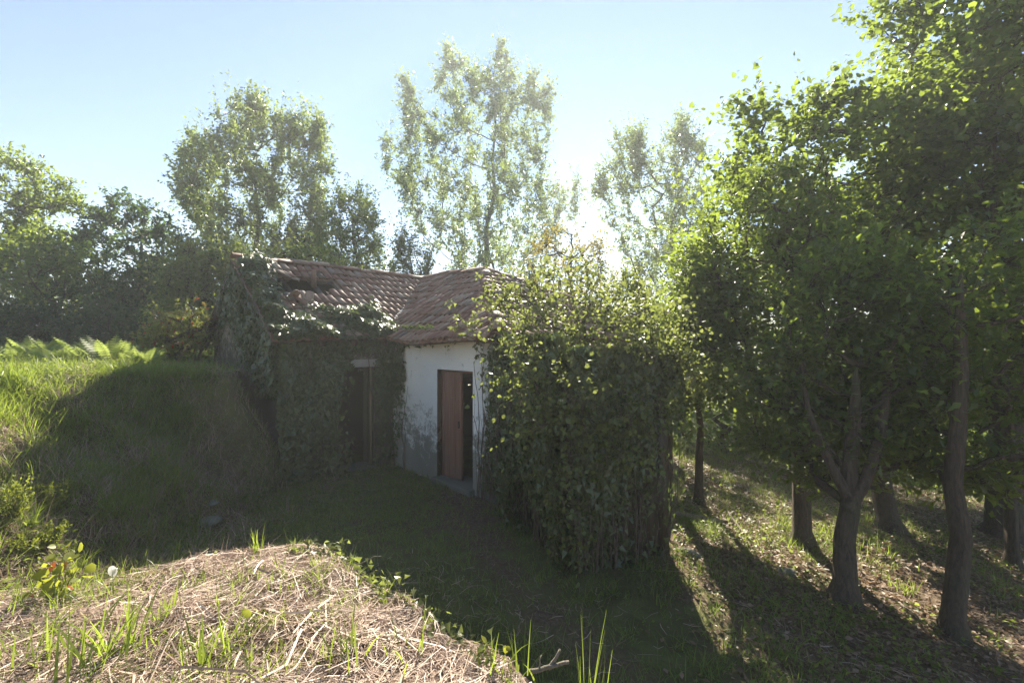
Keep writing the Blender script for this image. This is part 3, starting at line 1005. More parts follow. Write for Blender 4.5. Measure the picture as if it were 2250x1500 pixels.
def bush(seed, name, label, cat, group, D, poly, n, leaf, size=0.13, **kw):
    rng = np.random.default_rng(seed)
    poly = np.asarray(poly, float)
    T_ = crown_targets(rng, poly, D, n, depth=kw.pop('depth', 0.8))
    cx = poly[:, 0].mean(); topy = poly[:, 1].min() + 0.3 * np.ptp(poly[:, 1])
    b = at(kw.pop('bx', cx), 750, D); b[2] = gz(b[0], b[1]) - 0.1
    t = at(cx, topy, D)
    if t[2] < b[2] + 0.6: t[2] = b[2] + 0.6
    tr = trunk_line(rng, b, t, 7, 0.12)
    o = dict(twigs=10, lper=11, rc=0.45, zf=0.85, size=size, droop=0.1, flat=0.45, tip_r=0.012)
    o.update(kw)
    r0 = o.pop('r0', 0.012 * D)
    bark = o.pop('bark', M['bark'])
    return tree(name, label, cat, group, b, tr, flare(r0, 0.03), T_, leaf, bark, rng, **o)

SH = 'shrubs showing over the roof'
bush(21, 'shrub', 'sunlit yellow-green shrub behind the left end of the roof', 'shrub', SH, 15.5,
     [(560, 640), (520, 560), (540, 520), (600, 540), (660, 560), (700, 640)], 34, M['bush'], 0.12)
bush(22, 'shrub', 'sunlit yellow-green shrub behind the ridge below the small poplar', 'shrub', SH, 16,
     [(640, 640), (620, 570), (660, 545), (720, 560), (800, 565), (860, 600), (860, 650)], 36, M['bush'], 0.12)
bush(23, 'shrub', 'ochre-tinged bushy shrub behind the peak of the right-hand roof', 'shrub', SH, 14.5,
     [(1150, 690), (1150, 590), (1190, 520), (1240, 500), (1300, 525), (1345, 560), (1350, 640), (1330, 720), (1240, 700)], 75, M['ochre'], 0.085, rc=0.34, lper=12)
bush(24, 'shrub', 'pale green bush between the roof and the slender poplar', 'shrub', SH, 12.5,
     [(1330, 760), (1345, 660), (1390, 640), (1440, 650), (1500, 680), (1520, 720), (1500, 790), (1400, 800)], 60, M['bush'], 0.075, rc=0.3, lper=12)

# trees and hedge on the left
HG = 'trees along the left edge of the terrace'
bush(31, 'oak_tree', 'oak at the left edge with one bough reaching out over the hedge', 'tree', HG, 21,
     [(-160, 760), (-200, 480), (-120, 380), (-20, 350), (60, 330), (85, 360), (90, 400), (140, 405), (185, 440), (190, 460), (130, 470), (70, 465), (95, 540), (60, 640), (40, 760)],
     200, M['oak'], 0.20, rc=0.42, T=T_OVAL, bx=-60, lper=11, r0=0.3)
bush(32, 'oak_tree', 'darkest oak standing against the sky between hedge and broad poplar', 'tree', HG, 23,
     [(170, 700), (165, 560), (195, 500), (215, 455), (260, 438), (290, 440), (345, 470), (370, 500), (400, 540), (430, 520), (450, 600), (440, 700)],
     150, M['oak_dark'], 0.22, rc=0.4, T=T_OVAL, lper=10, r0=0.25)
bush(33, 'hedge_tree', 'dense green hedge tree behind the ferns', 'tree', HG, 18,
     [(-60, 780), (-40, 560), (40, 510), (110, 530), (170, 560), (220, 600), (240, 680), (230, 780)], 150, M['oak'], 0.18, rc=0.6, T=T_OVAL)
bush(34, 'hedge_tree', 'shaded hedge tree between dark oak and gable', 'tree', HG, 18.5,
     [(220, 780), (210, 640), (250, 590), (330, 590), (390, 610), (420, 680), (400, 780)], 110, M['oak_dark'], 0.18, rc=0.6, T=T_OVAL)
bush(35, 'hedge_tree', 'yellowish leafy hedge tree touching the gable', 'tree', HG, 17,
     [(390, 740), (380, 620), (400, 540), (450, 530), (510, 545), (520, 590), (480, 680), (450, 740)], 110, M['bush'], 0.15, rc=0.45)
bush(36, 'shrub', 'glossy bush with reddish shoots beside the gable wall', 'shrub', None, 10.6,
     [(335, 800), (345, 720), (380, 690), (430, 680), (458, 690), (455, 740), (440, 800)], 46, M['redleaf'], 0.085, rc=0.22, lper=12, bark=M['stem'])
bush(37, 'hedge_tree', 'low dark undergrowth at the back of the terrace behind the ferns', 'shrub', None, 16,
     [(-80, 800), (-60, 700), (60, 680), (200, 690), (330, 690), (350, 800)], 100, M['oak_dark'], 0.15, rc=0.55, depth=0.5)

# ------------------------------------------------------------------ the wood on the right
OG = 'oaks of the wood on the right'
def oak(seed, label, base, fork, radii, poly, D, n, leaf='oak', dmin=None, **kw):
    rng = np.random.default_rng(seed)
    T_ = crown_targets(rng, poly, D, n, depth=kw.pop('depth', 0.55), dmin=dmin)
    b = np.array([base[0], base[1], gz(*base) - 0.12])
    tr = trunk_line(rng, b, fork, 8, kw.pop('twob', 0.025))
    o = dict(twigs=8, lper=9, rc=0.38, zf=0.55, size=0.115, droop=0.15, flat=0.6, tip_r=0.006, twig_r=0.003, T=T_OAK, wob=0.12)
    o.update(kw)
    bark = o.pop('bark', M['bark'])
    return tree('oak_tree', label, 'tree', OG, b, tr, flare(*radii, 8), T_, M[leaf], bark, rng, **o)

oak(41, 'forked oak with the darkest trunk standing nearest the lean-to', (3.53, 4.85), at(1880, 800, 5.1), (0.112, 0.04),
    [(1640, 900), (1640, 780), (1700, 660), (1800, 580), (1960, 560), (2060, 680), (2060, 860), (1980, 1040), (1860, 1060), (1740, 1060), (1670, 1000)], 5.6, 180, dmin=4.3, size=0.105,
    extra=[([at(1862, 1120, 4.87), at(1900, 1060, 4.9), at(1935, 960, 4.95), at(1950, 840, 5.05), at(1990, 740, 5.2)], [0.07, 0.06, 0.05, 0.036, 0.015]),
           ([at(1862, 1090, 4.9), at(1815, 1000, 5.0), at(1775, 900, 5.15), at(1760, 800, 5.3)], [0.058, 0.046, 0.033, 0.012])])
oak(42, 'oak with pale straight fissured trunk in the right foreground', (4.36, 4.50), at(2110, 600, 4.7), (0.092, 0.04),
    [(1900, 760), (1960, 600), (2080, 480), (2300, 420), (2560, 520), (2600, 800), (2450, 1040), (2250, 1080), (2050, 1060), (1930, 960)], 5.2, 190, dmin=4.0, size=0.11)
oak(43, 'thick-trunked tall oak at the far right', (8.95, 8.25), at(2215, 60, 8.6), (0.27, 0.05),
    [(1905, 40), (1990, -60), (2150, -120), (2350, -120), (2450, 100), (2450, 700), (2350, 960), (2100, 900), (1960, 640), (1930, 420), (2000, 300), (2000, 120)], 8.8, 420, size=0.115, rc=0.5, T=T_BROAD, lper=10)
oak(44, 'slim oak behind the forked one beside the sunlit grass', (4.12, 6.45), at(1730, 480, 6.8), (0.12, 0.03),
    [(1480, 760), (1500, 620), (1540, 480), (1600, 400), (1700, 370), (1800, 420), (1840, 600), (1800, 860), (1660, 900), (1540, 860)], 7.0, 210, dmin=5.8, size=0.105)
oak(45, 'taller oak with spiky top shoots against the sky', (6.45, 7.75), at(1800, 300, 8.6), (0.16, 0.03),
    [(1560, 480), (1590, 400), (1620, 300), (1650, 180), (1690, 175), (1690, 260), (1730, 200), (1770, 240), (1830, 180), (1900, 210), (1960, 150), (2060, 260), (2040, 480), (1900, 640), (1680, 620)],
    8.8, 240, size=0.105, rc=0.4, T=T_BROAD, lper=10)
oak(46, 'oak deeper in the wood behind the pale trunk', (8.2, 10.6), at(1960, 460, 11), (0.17, 0.04),
    [(1640, 700), (1680, 520), (1800, 420), (1980, 400), (2160, 480), (2240, 700), (2160, 920), (1900, 960), (1700, 900)], 11, 190, 'oak_dark', size=0.14, rc=0.55, T=T_BROAD)
oak(47, 'leafy young oak squeezed between lean-to and slim oak', (3.15, 7.7), at(1540, 700, 7.6), (0.07, 0.02),
    [(1475, 900), (1468, 760), (1490, 620), (1540, 520), (1600, 540), (1640, 700), (1600, 860), (1540, 900)], 7.5, 120, depth=0.3, size=0.10, rc=0.3)
oak(48, 'sapling oak filling the top right corner beside the thick trunk', (7.6, 6.9), at(2180, 200, 7.2), (0.08, 0.02),
    [(2060, 420), (2090, 200), (2130, 40), (2200, -60), (2330, -60), (2400, 200), (2340, 480), (2180, 520)], 7.2, 150, depth=0.4, size=0.10, rc=0.4, T=T_BROAD)
# sunlit bushes beyond the trunks
for k, (D, poly) in enumerate([
        (13.0, [(1480, 1060), (1470, 900), (1520, 820), (1620, 800), (1700, 880), (1700, 1080)]),
        (15.0, [(1660, 1040), (1660, 900), (1740, 830), (1860, 850), (1900, 960), (1880, 1050)]),
        (14.5, [(1860, 1060), (1860, 940), (1940, 880), (2060, 900), (2110, 1000), (2080, 1080)]),
        (15.5, [(2060, 1070), (2050, 940), (2140, 880), (2260, 880), (2330, 1000), (2300, 1100)]),
        (22.0, [(1560, 960), (1560, 780), (1680, 690), (1840, 660), (2000, 700), (2040, 960)]),
        (21.0, [(2000, 980), (2010, 820), (2120, 760), (2260, 740), (2420, 760), (2440, 1000)])]):
    bush(60 + k, 'bush', ['bush in sun just beyond the lean-to corner', 'sunlit bush seen behind the slim oak trunk', 'sunlit bush seen left of the pale straight trunk',
         'sunlit bush seen between pale trunk and thick trunk', 'tall rounded bush at the back of the wood, left half', 'tall rounded bush at the back of the wood, far right'][k],
         'bush', 'sunlit bushes beyond the wood', D, poly, [55, 50, 50, 50, 70, 70][k], M['bush'] if k % 3 else M['oak'], 0.13 + 0.004 * D, rc=0.03 * D, lper=10)

# ------------------------------------------------------------------ climbers on the house
def ivy(name, label, cat, surfs, leaf, seed, size=0.075, stems=(), T=T_IVY, group=None):
    """surfs: list of (n, sampler) ; sampler(rng, n) -> points, normals"""
    rng = np.random.default_rng(seed)
    Ps, Ns = [], []
    for n, f in surfs:
        p, q = f(rng, n); Ps.append(p); Ns.append(q)
    P = np.concatenate(Ps); Nn = np.concatenate(Ns)
    Nn = nrm(Nn + rng.normal(size=P.shape) * 0.38)
    D = np.array([0, 0, -1.0]) + rng.normal(size=P.shape) * 0.6
    D = D - Nn * np.sum(D * Nn, 1, keepdims=True) * 0.8
    S = size * rng.uniform(0.4, 1.55, len(P))
    b = P[np.argmin(P[:, 2])].copy()
    root = empty(name, Vector(b), label, cat, group)
    keep(obj('foliage', leaf_mesh('foliage', P, D, Nn, S, T), leaf), root)
    if stems:
        mb = MB()
        for pts, r in stems:
            pts = np.asarray(pts, float)
            mb.tube(pts, np.linspace(r, r * 0.4, len(pts)), 5, cap=False)
        keep(obj('stem', mb.me('stem'), M['stem'], smooth=True), root)
    return root

def uvz_sampler(fn, keepf, bulge=0.16, clump=2.4, off=40):
    """fn(rng,n) -> u,v,z,normal(3) ; keepf(u,v,z) probability"""
    def f(rng, n):
        out_p, out_n = [], []
        got = 0
        while got < n:
            u, v, z, nn = fn(rng, n)
            s = u + v
            d = np.clip(0.5 + 0.5 * noise2(s * 1.0, z, clump, 2) + 0.3 * noise2(s, z, clump * 2.6, 22), 0, 1.2)
            k = rng.random(n) < keepf(u, v, z) * (0.25 + 0.75 * np.clip(d, 0, 1))
            P = W(u, v, z)
            P = P + nn * (0.02 + bulge * d * rng.random(n) ** 0.7)[:, None]
            out_p.append(P[k]); out_n.append(nn[k])
            got += int(k.sum())
            if k.sum() == 0: break
        return np.concatenate(out_p)[:n], np.concatenate(out_n)[:n]
    return f
N_LF = np.array([dR[0], dR[1], 0.0])          # outward from the left-hand front wall (+u)
N_RF = np.array([dL[0], dL[1], 0.0])          # outward from the right-hand front wall (+v)
N_GB = np.array([dL[0], dL[1], 0.0])          # outward from the gable (+v)
def wall_l(rng, n):
    return np.full(n, 0.0), rng.uniform(-0.02, V_END + 0.05, n), rng.uniform(0.0, EAVE + 0.1, n), np.tile(N_LF, (n, 1))
def wall_r(a, b):
    return lambda rng, n: (rng.uniform(a, b, n), np.full(n, 0.0), rng.uniform(0.0, EAVE + 0.05, n), np.tile(N_RF, (n, 1)))
def gable_s(rng, n):
    u = rng.uniform(-WID, 0.1, n)
    z = rng.uniform(1.5, RIDGE, n)
    return u, np.full(n, V_END), z, np.tile(N_GB, (n, 1))
NRM_LF = nrm(np.array([[dR[0] * KF, dR[1] * KF, 1.0]]))[0]
def roof_l(rng, n):
    u = rng.uniform(-H2 - 0.05, OVER + 0.1, n); v = rng.uniform(-0.4, V_END + 0.2, n)
    return u, v, z_lf(u, v) + 0.08, np.tile(NRM_LF, (n, 1))
def k_wall_l(u, v, z):
    p = sst(0.75, 1.15, v + 0.12 * noise2(v, z, 3, 6)) * (0.15 + 0.85 * sst(0.5, 1.6, z + 0.3 * noise2(v, z, 2, 9)))
    return np.where((v > 0.38) & (v < 1.14) & (z < 2.02), 0.05 * (v > 0.9), p)
def k_gable(u, v, z):
    lim = EAVE - 0.1 + (RIDGE - EAVE) * (1 - np.abs(u + H2) / H2)
    p = sst(2.4, 3.1, z + 0.55 * sst(-2.6, -0.6, u) * 2.0 + 0.25 * noise2(u, z, 2.2, 4))
    return np.where(z < lim + 0.05, p, 0)
def k_roof(u, v, z):
    a = sst(1.35, 1.95, v + 0.35 * noise2(u, v, 2.0, 30) + 0.25 * u) * sst(-2.1, -1.5, u + 0.2 * noise2(u, v, 3, 13))
    e = sst(-0.55, -0.05, u + 0.28 * noise2(u, v, 2.5, 16)) * sst(-0.1, 0.5, v)
    return np.clip(np.maximum(a, 0.8 * e), 0, 1)
def wander(rng, P0, P1, n=14, w=0.08):
    P0 = np.asarray(P0, float); P1 = np.asarray(P1, float)
    f = np.linspace(0, 1, n)[:, None]
    j = np.cumsum(rng.normal(size=(n, 3)) * w, 0) * np.sin(np.pi * f) * 0.6
    return P0 + (P1 - P0) * f + j
rv = np.random.default_rng(90)
def stems_on(c, out, a, b, n, axis_, z1=2.6):
    L_ = []
    for k in range(n):
        s0 = rv.uniform(a, b); s1 = s0 + rv.normal() * 0.25
        if axis_ == 'v':
            p0, p1 = W(c, s0, -0.05) + out * 0.05, W(c, s1, rv.uniform(0.6, 1) * z1) + out * 0.06
        else:
            p0, p1 = W(s0, c, -0.05) + out * 0.05, W(s1, c, rv.uniform(0.6, 1) * z1) + out * 0.06
        L_.append((wander(rv, p0, p1, 14, 0.035), rv.uniform(0.006, 0.016)))
    return L_
ivy('ivy', 'thick ivy covering the gable, left front wall and lower roof', 'ivy',
    [(8500, uvz_sampler(wall_l, k_wall_l, 0.36)), (6500, uvz_sampler(gable_s, k_gable, 0.24)), (8500, uvz_sampler(roof_l, k_roof, 0.40))],
    M['ivy'], 71, 0.085, stems_on(0.0, N_LF, 1.15, 2.25, 12, 'v'))
def k_col_l(u, v, z):
    p = sst(0.42, 0.2, v + 0.1 * noise2(v, z, 3, 6)) * (0.35 + 0.65 * sst(0.6, 1.8, z))
    return np.maximum(p, sst(2.18, 2.34, z + 0.07 * noise2(v, z, 6, 6)) * (v < 1.2))
def k_col_r(u, v, z):
    e = 0.62 + 0.16 * noise2(u, z, 2.2, 7) + 0.07 * noise2(u, z, 7, 17) - 0.25 * sst(1.3, 0.2, z)
    p = sst(0.03, -0.10, u - e) * (0.16 + 0.84 * sst(1.1, 1.9, z + 0.35 * noise2(u, z, 3, 5)))
    top_ = sst(2.36, 2.50, z + 0.06 * noise2(u, z, 6, 6)) * (u < 1.5)
    return np.maximum(p, top_)
ivy('ivy', 'ivy column on the wall between the two doorways', 'ivy',
    [(2600, uvz_sampler(wall_l, k_col_l, 0.14)), (3000, uvz_sampler(wall_r(-0.05, 1.6), k_col_r, 0.13))], M['ivy'], 72, 0.07,
    stems_on(0.0, N_RF, 0.08, 0.6, 7, 'u') + stems_on(0.0, N_LF, 0.05, 0.35, 5, 'v'))

# creeper curtain right of the door and over the lean-to
def quad_sampler(A, B, z0, z1, keepf, bulge, seed_off=0):
    A = np.asarray(A, float); B = np.asarray(B, float)
    e = B - A; n2 = nrm(np.array([[e[1], -e[0]]]))[0]
    if n2 @ (np.array([0.0, 0.0]) - (A + B) / 2) < 0: n2 = -n2
    def f(rng, n):
        P_, N_ = [], []
        got = 0
        while got < n:
            s = rng.random(n); z = rng.uniform(z0, z1, n)
            d = np.clip(0.5 + 0.5 * noise2(s * 3 + seed_off, z, 2.6, 2) + 0.3 * noise2(s * 3, z, 6.5, 22), 0, 1.2)
            k = rng.random(n) < keepf(s, z) * (0.2 + 0.8 * np.clip(d, 0, 1))
            big = np.clip(0.55 + 0.75 * noise2(s * 2.2 + seed_off, z, 1.5, 15), 0.1, 1.4) * sst(0.0, 0.3, s + 0.15)
            p = A[None] + s[:, None] * e[None] + n2[None] * (0.04 + bulge * big * d * rng.random(n) ** 0.7)[:, None]
            P_.append(np.column_stack([p, z])[k]); N_.append(np.tile([n2[0], n2[1], 0.0], (int(k.sum()), 1)))
            got += int(k.sum())
        return np.concatenate(P_)[:n], np.concatenate(N_)[:n]
    return f
def stems_quad(A, B, n, z1, w=0.03):
    A = np.asarray(A, float); B = np.asarray(B, float)
    e = B - A; n2 = nrm(np.array([[e[1], -e[0]]]))[0]
    if n2 @ (-(A + B) / 2) < 0: n2 = -n2
    L_ = []
    for k in range(n):
        s = rv.uniform(0, 1); s1 = s + rv.normal() * 0.12
        a = A + e * s + n2 * rv.uniform(0.04, 0.12); b = A + e * s1 + n2 * rv.uniform(0.05, 0.16)
        L_.append((wander(rv, [*a, -0.1], [*b, rv.uniform(0.5, 1.0) * z1], 14, w), rv.uniform(0.004, 0.012)))
    return L_
pr0 = W(2.80, 0, 0)[:2]; pr1 = W(3.25, 0, 0)[:2]
ivy('creeper', 'hanging creeper curtain right of the red door over the lean-to boards', 'creeper',
    [(900, quad_sampler(pr0, pr1, 0.1, 2.6, lambda s, z: sst(0.12, 0.7, s + 0.25 * noise2(s * 3, z, 2.5, 3)) * 0.9, 0.12)),
     (10500, quad_sampler(LA, LB_ + (LB_ - LA) * 0.03, -0.05, 2.6, lambda s, z: (0.42 + 0.58 * sst(0.3, 1.3, z + 0.4 * noise2(s * 3, z, 2, 3))) * sst(0.02, 0.22, s + 0.1 * noise2(s * 3, z, 3, 6)), 0.45, 3)),
     (1900, quad_sampler(LB_ + (LA - LB_) * 0.09, LB_ + (LC - LB_) * 0.16, -0.05, 2.4, lambda s, z: 0.55 + 0.45 * sst(0.3, 1.2, z), 0.30, 9)),
     (6500, quad_sampler(LB_ - (LC - LB_) * 0.05, LC + (LC - LB_) * 0.16, -0.05, 2.45, lambda s, z: sst(1.0, 0.84, s + 0.09 * noise2(s * 0 + 1.0, z, 5, 3) - 0.10 * sst(1.0, 1.9, z)) * np.clip(sst(0.95, 0.25, s + 0.25 * noise2(s * 3, z, 2, 3)) * (0.35 + 0.65 * sst(0.3, 1.2, z)) + 0.9 * sst(1.2, 1.8, z + 0.3 * noise2(s * 3, z, 3, 5)) + 0.12, 0, 1), 0.32, 6))],
    M['ivy'], 73, 0.062, stems_quad(pr0, pr1, 12, 2.6) + stems_quad(LA, LB_, 40, 2.3) + stems_quad(LB_, LC, 26, 2.0))

# leafy shrub that has grown up through the lean-to roof
rng = np.random.default_rng(74)
Tg = np.concatenate([
    crown_targets(rng, [(1080, 640), (1110, 610), (1200, 600), (1260, 640), (1330, 650), (1420, 650), (1490, 700), (1530, 790), (1510, 880), (1450, 920), (1400, 890),
                        (1330, 880), (1240, 840), (1150, 770), (1075, 720)], 5.6, 105, depth=0.6, dmin=4.7),
    crown_targets(rng, [(1180, 650), (1200, 590), (1300, 590), (1400, 620), (1420, 680), (1300, 700)], 6.6, 28, depth=0.5)])
Tg = np.concatenate([Tg,
    crown_targets(rng, [(1120, 800), (1180, 790), (1300, 850), (1400, 880), (1470, 900), (1450, 980), (1380, 960), (1330, 1010), (1270, 960), (1190, 980), (1130, 900)], 4.75, 30, depth=0.15),
    crown_targets(rng, [(1230, 990), (1290, 980), (1300, 1120), (1260, 1180), (1235, 1100)], 4.6, 7, depth=0.1)])
tb = np.array([1.15, 5.75, 0.1])
tr = trunk_line(rng, tb, [0.95, 6.0, 2.75], 7, 0.04)
tree('climbing_shrub', 'sunlit pale green shrub sprawling over the lean-to roof and right eaves', 'shrub', None, tb, tr, flare(0.06, 0.03), Tg, M['creeper'], M['stem'], rng,
     twigs=8, lper=9, rc=0.25, zf=0.8, size=0.05, droop=0.55, flat=0.25, tip_r=0.004, twig_r=0.0022, T=T_BROAD, wob=0.3, spread=0.14)
# sprigs hanging from the eaves above the red door
for k, (px, py, D) in enumerate([(1008, 715, 7.55), (1035, 735, 7.35), (1060, 745, 7.2), (770, 700, 8.9)]):
    rng = np.random.default_rng(80 + k)
    c = at(px, py, D)
    Tg = c + rng.normal(size=(9, 3)) * np.array([0.10, 0.10, 0.16])
    b = c + np.array([0.05, 0.25, -0.1])
    tree('ivy_sprig', ['ivy sprig standing on the eaves above the red door', 'drooping ivy sprig at the eaves right of the red door top',
         'ivy sprig where white wall meets the creeper', 'upright ivy sprig on the tiles above the left doorway'][k], 'ivy', 'ivy sprigs on the eaves',
         b, trunk_line(rng, b, c, 5, 0.01), np.linspace(0.012, 0.006, 5), Tg, M['creeper'] if k < 3 else M['ivy'], M['stem'], rng, twigs=3, lper=5, rc=0.09, size=0.06, droop=0.6,
         flat=0.2, tip_r=0.003, twig_r=0.002, T=T_IVY, spread=0.2)

# dead trunk stub and cable by the corner
rng = np.random.default_rng(95)
b = np.array([2.55, 7.6, gz(2.55, 7.6) - 0.1])
mb = MB()
t1 = at(1452, 745, 7.7)
mb.tube(np.array([b, b + [0.02, 0, 1.2], [t1[0] + 0.05, t1[1], 1.8], t1]), [0.13, 0.11, 0.095, 0.09], 8, cap=False)
for q, r in ((at(1415, 640, 8.2), 0.05), (at(1385, 560, 8.6), 0.02), (at(1475, 690, 7.9), 0.04), (at(1500, 765, 7.5), 0.035)):
    mb.tube(wander(rng, t1 - [0, 0, 0.05], q, 7, 0.03), np.linspace(max(r * 1.3, 0.03), r * 0.35, 7), 6, cap=False)
root = empty('bare_trunk', Vector(b), 'bare forked trunk stub rising behind the lean-to corner', 'tree')
keep(obj('trunk', mb.me('trunk'), M['bark'], smooth=True), root)
A = at(1458, 786, 6.9); B = at(2230, 672, 8.9)
f = np.linspace(0, 1, 40)[:, None]
cp = A + (B - A) * f; cp[:, 2] -= 0.30 * np.sin(np.pi * f[:, 0])
mb = MB(); mb.tube(cp, np.full(40, 0.006), 5, cap=False)
tag(obj('cable', mb.me('cable'), M['cable'], smooth=True), 'thin sagging cable from the house corner into the oaks', 'cable')

# ------------------------------------------------------------------ low growth
def blades(rng, P, H, Wd, lean, segs=3, curl=0.35, yaw=None):
    """ribbon blades: arrays of verts and quads"""
    n = len(P)
    yaw = rng.uniform(0, 2 * np.pi, n) if yaw is None else yaw
    d = np.stack([np.cos(yaw), np.sin(yaw), np.zeros(n)], -1)
    s = np.stack([-np.sin(yaw), np.cos(yaw), np.zeros(n)], -1)
    # twist the ribbon a little so its face is seen from every side
    tw = rng.normal(size=n) * 0.8
    s = nrm(s * np.cos(tw)[:, None] + d * np.sin(tw)[:, None])
    t = np.linspace(0, 1, segs + 1)
    bend = lean[:, None] * t[None] + curl * lean[:, None] * t[None] ** 2.5
    c = P[:, None] + d[:, None] * (H[:, None] * bend)[..., None]
    zz = H[:, None] * (t[None] - 0.30 * np.clip(bend, 0, 1.2) ** 2 * t[None])
    c[..., 2] += zz
    w = Wd[:, None] * (1 - t[None] ** 1.6) * 0.5 + 0.0004
    V = np.stack([c - s[:, None] * w[..., None], c + s[:, None] * w[..., None]], 2).reshape(-1, 3)
    k = 2 * (segs + 1)
    q = np.array([[2 * i, 2 * i + 1, 2 * i + 3, 2 * i + 2] for i in range(segs)])
    Fq = (np.arange(n)[:, None, None] * k + q[None]).reshape(-1, 4)
    return V, Fq
def on_ground(rng, n, x0, x1, y0, y1, prob):
    out = []
    got = 0
    while got < n:
        x = rng.uniform(x0, x1, n * 2); y = rng.uniform(y0, y1, n * 2)
        u, v = UV(x, y)
        ins = ((u > -WID) & (u < U_END) & (v > -WID) & (v < 0)) | ((u > -WID) & (u < 0) & (v > -WID) & (v < V_END))
        lt = (poly_sd(x, y, np.array([LA, LB_, LC, LD])) > 0)
        vis = (np.abs(x) < 1.22 * y + 0.6)
        k = (rng.random(n * 2) < prob(x, y)) & ~ins & ~lt & vis
        out.append(np.column_stack([x[k], y[k]])); got += int(k.sum())
    p = np.concatenate(out)[:n]
    return np.column_stack([p, height(p[:, 0], p[:, 1])])

# dry cut straw on the mound
rng = np.random.default_rng(101)
def straw_patch(name, label, n, area, prob, lo, hi, wd, mat, seed, lift=0.05):
    rng = np.random.default_rng(seed)
    P = on_ground(rng, n, *area, prob)
    L_ = rng.uniform(lo, hi, n) * rng.uniform(0.5, 1, n)
    yaw = rng.uniform(0, 2 * np.pi, n)
    d = np.stack([np.cos(yaw), np.sin(yaw)], -1)
    a = P[:, :2] - d * L_[:, None] / 2; c = P[:, :2] + d * L_[:, None] / 2
    up = rng.random(n) ** 2 * lift
    za = height(a[:, 0], a[:, 1]) + up + 0.003 + rng.random(n) ** 3 * 0.03
    zc = height(c[:, 0], c[:, 1]) + up + 0.003 + rng.random(n) ** 3 * 0.05
    mid = P[:, :2] + rng.normal(size=(n, 2)) * (L_ * 0.10)[:, None]
    zm = np.maximum((za + zc) / 2, height(mid[:, 0], mid[:, 1]) + 0.004) + rng.normal(size=n) * 0.008
    A = np.column_stack([a, za]); B = np.column_stack([mid, zm]); Cc = np.column_stack([c, zc])
    s = np.column_stack([-d[:, 1], d[:, 0], rng.normal(size=n) * 0.6]); s = nrm(s) * (wd * rng.uniform(0.5, 1.4, n))[:, None] / 2
    V = np.stack([A - s, A + s, B - s, B + s, Cc - s * 0.5, Cc + s * 0.5], 1).reshape(-1, 3)
    q = np.array([[0, 1, 3, 2], [2, 3, 5, 4]])
    Fq = (np.arange(n)[:, None, None] * 6 + q[None]).reshape(-1, 4)
    tag(obj(name, mesh(name, V, Fq), mat), label, None, None, 'stuff')
straw_patch('straw', 'dry cut straw covering the sunlit mound', 46000, (-4.6, 1.0, 1.4, 3.9), lambda x, y: sst(-0.28, 0.05, poly_sd(x, y, MOUND) + 0.1 * noise2(x, y, 7, 2)) * np.clip(0.62 + 0.5 * noise2(x, y, 3.2, 19), 0.12, 1), 0.05, 0.34, 0.0042, M['straw'], 101)
straw_patch('straw', 'thicker dry stalks and twigs lying in the straw', 900, (-4.4, 0.9, 1.4, 3.7), lambda x, y: sst(-0.15, 0.1, poly_sd(x, y, MOUND)), 0.2, 0.6, 0.008, M['straw'], 105, 0.07)
straw_patch('straw', 'thin dry straw scattered over bank and yard', 26000, (-9, 6, 2.6, 9.5), lambda x, y: np.clip(0.10 + 0.7 * sst(-2.8, -4, x) + 0.25 * noise2(x, y, 1.1, 4), 0, 1) * (poly_sd(x, y, MOUND) < 0.0) * sst(2.2, 0.9, np.abs(height(x + 0.1, y) - height(x - 0.1, y)) * 5 + np.abs(height(x, y + 0.1) - height(x, y - 0.1)) * 5), 0.05, 0.22, 0.0042, M['straw'], 102, 0.03)
# fallen leaves in the wood
def litter(name, label, n, area, prob, size, mat, seed):
    rng = np.random.default_rng(seed)
    P = on_ground(rng, n, *area, prob); P[:, 2] += 0.006 + 0.02 * rng.random(n)
    D = rng.normal(size=(n, 3)); D[:, 2] *= 0.25
    Nn = rng.normal(size=(n, 3)) * 0.45 + np.array([0, 0, 1.0])
    tag(obj(name, leaf_mesh(name, P, D, Nn, size * rng.uniform(0.4, 1.4, n), T_OVAL), mat), label, None, None, 'stuff')
litter('leaf_litter', 'brown fallen leaves on the floor of the wood', 42000, (1.0, 12, 2.6, 12), lambda x, y: sst(1.0, 2.6, x + 0.5 * noise2(x, y, 1, 9)) * 0.9, 0.058, M['litter'], 103)
litter('leaf_litter', 'brown leaf bits among the straw of the mound', 2600, (-4.6, 0.9, 1.5, 3.8), lambda x, y: sst(-0.2, 0.1, poly_sd(x, y, MOUND)), 0.05, M['litter'], 104)

def grass(name, label, n, area, prob, h0, h1, wd, mat, seed, tuft=0.0, segs=3):
    rng = np.random.default_rng(seed)
    if tuft:
        m = max(1, n // 14)
        c = on_ground(rng, m, *area, prob)
        idx = rng.integers(0, m, n)
        P = c[idx] + np.column_stack([rng.normal(size=(n, 2)) * tuft, np.zeros(n)])
        hs = rng.uniform(0.6, 1.3, m)[idx]
        P[:, 2] = height(P[:, 0], P[:, 1])
    else:
        P = on_ground(rng, n, *area, prob); hs = np.ones(n)
    P[:, 2] -= 0.01
    H = rng.uniform(h0, h1, n) * hs
    V, Fq = blades(rng, P, H, wd * rng.uniform(0.6, 1.3, n), rng.uniform(0.1, 0.95, n), segs)
    tag(obj(name, mesh(name, V, Fq), mat), label, None, None, 'stuff')
grass('grass', 'sunlit meadow grass on the left terrace', 30000, (-19, -4.8, 5.5, 16), lambda x, y: sst(-5.0, -5.9, x) * np.clip(0.55 + 0.5 * noise2(x, y, 1.2, 11), 0.05, 1), 0.08, 0.28, 0.009, M['grass'], 111, 0.07, 2)
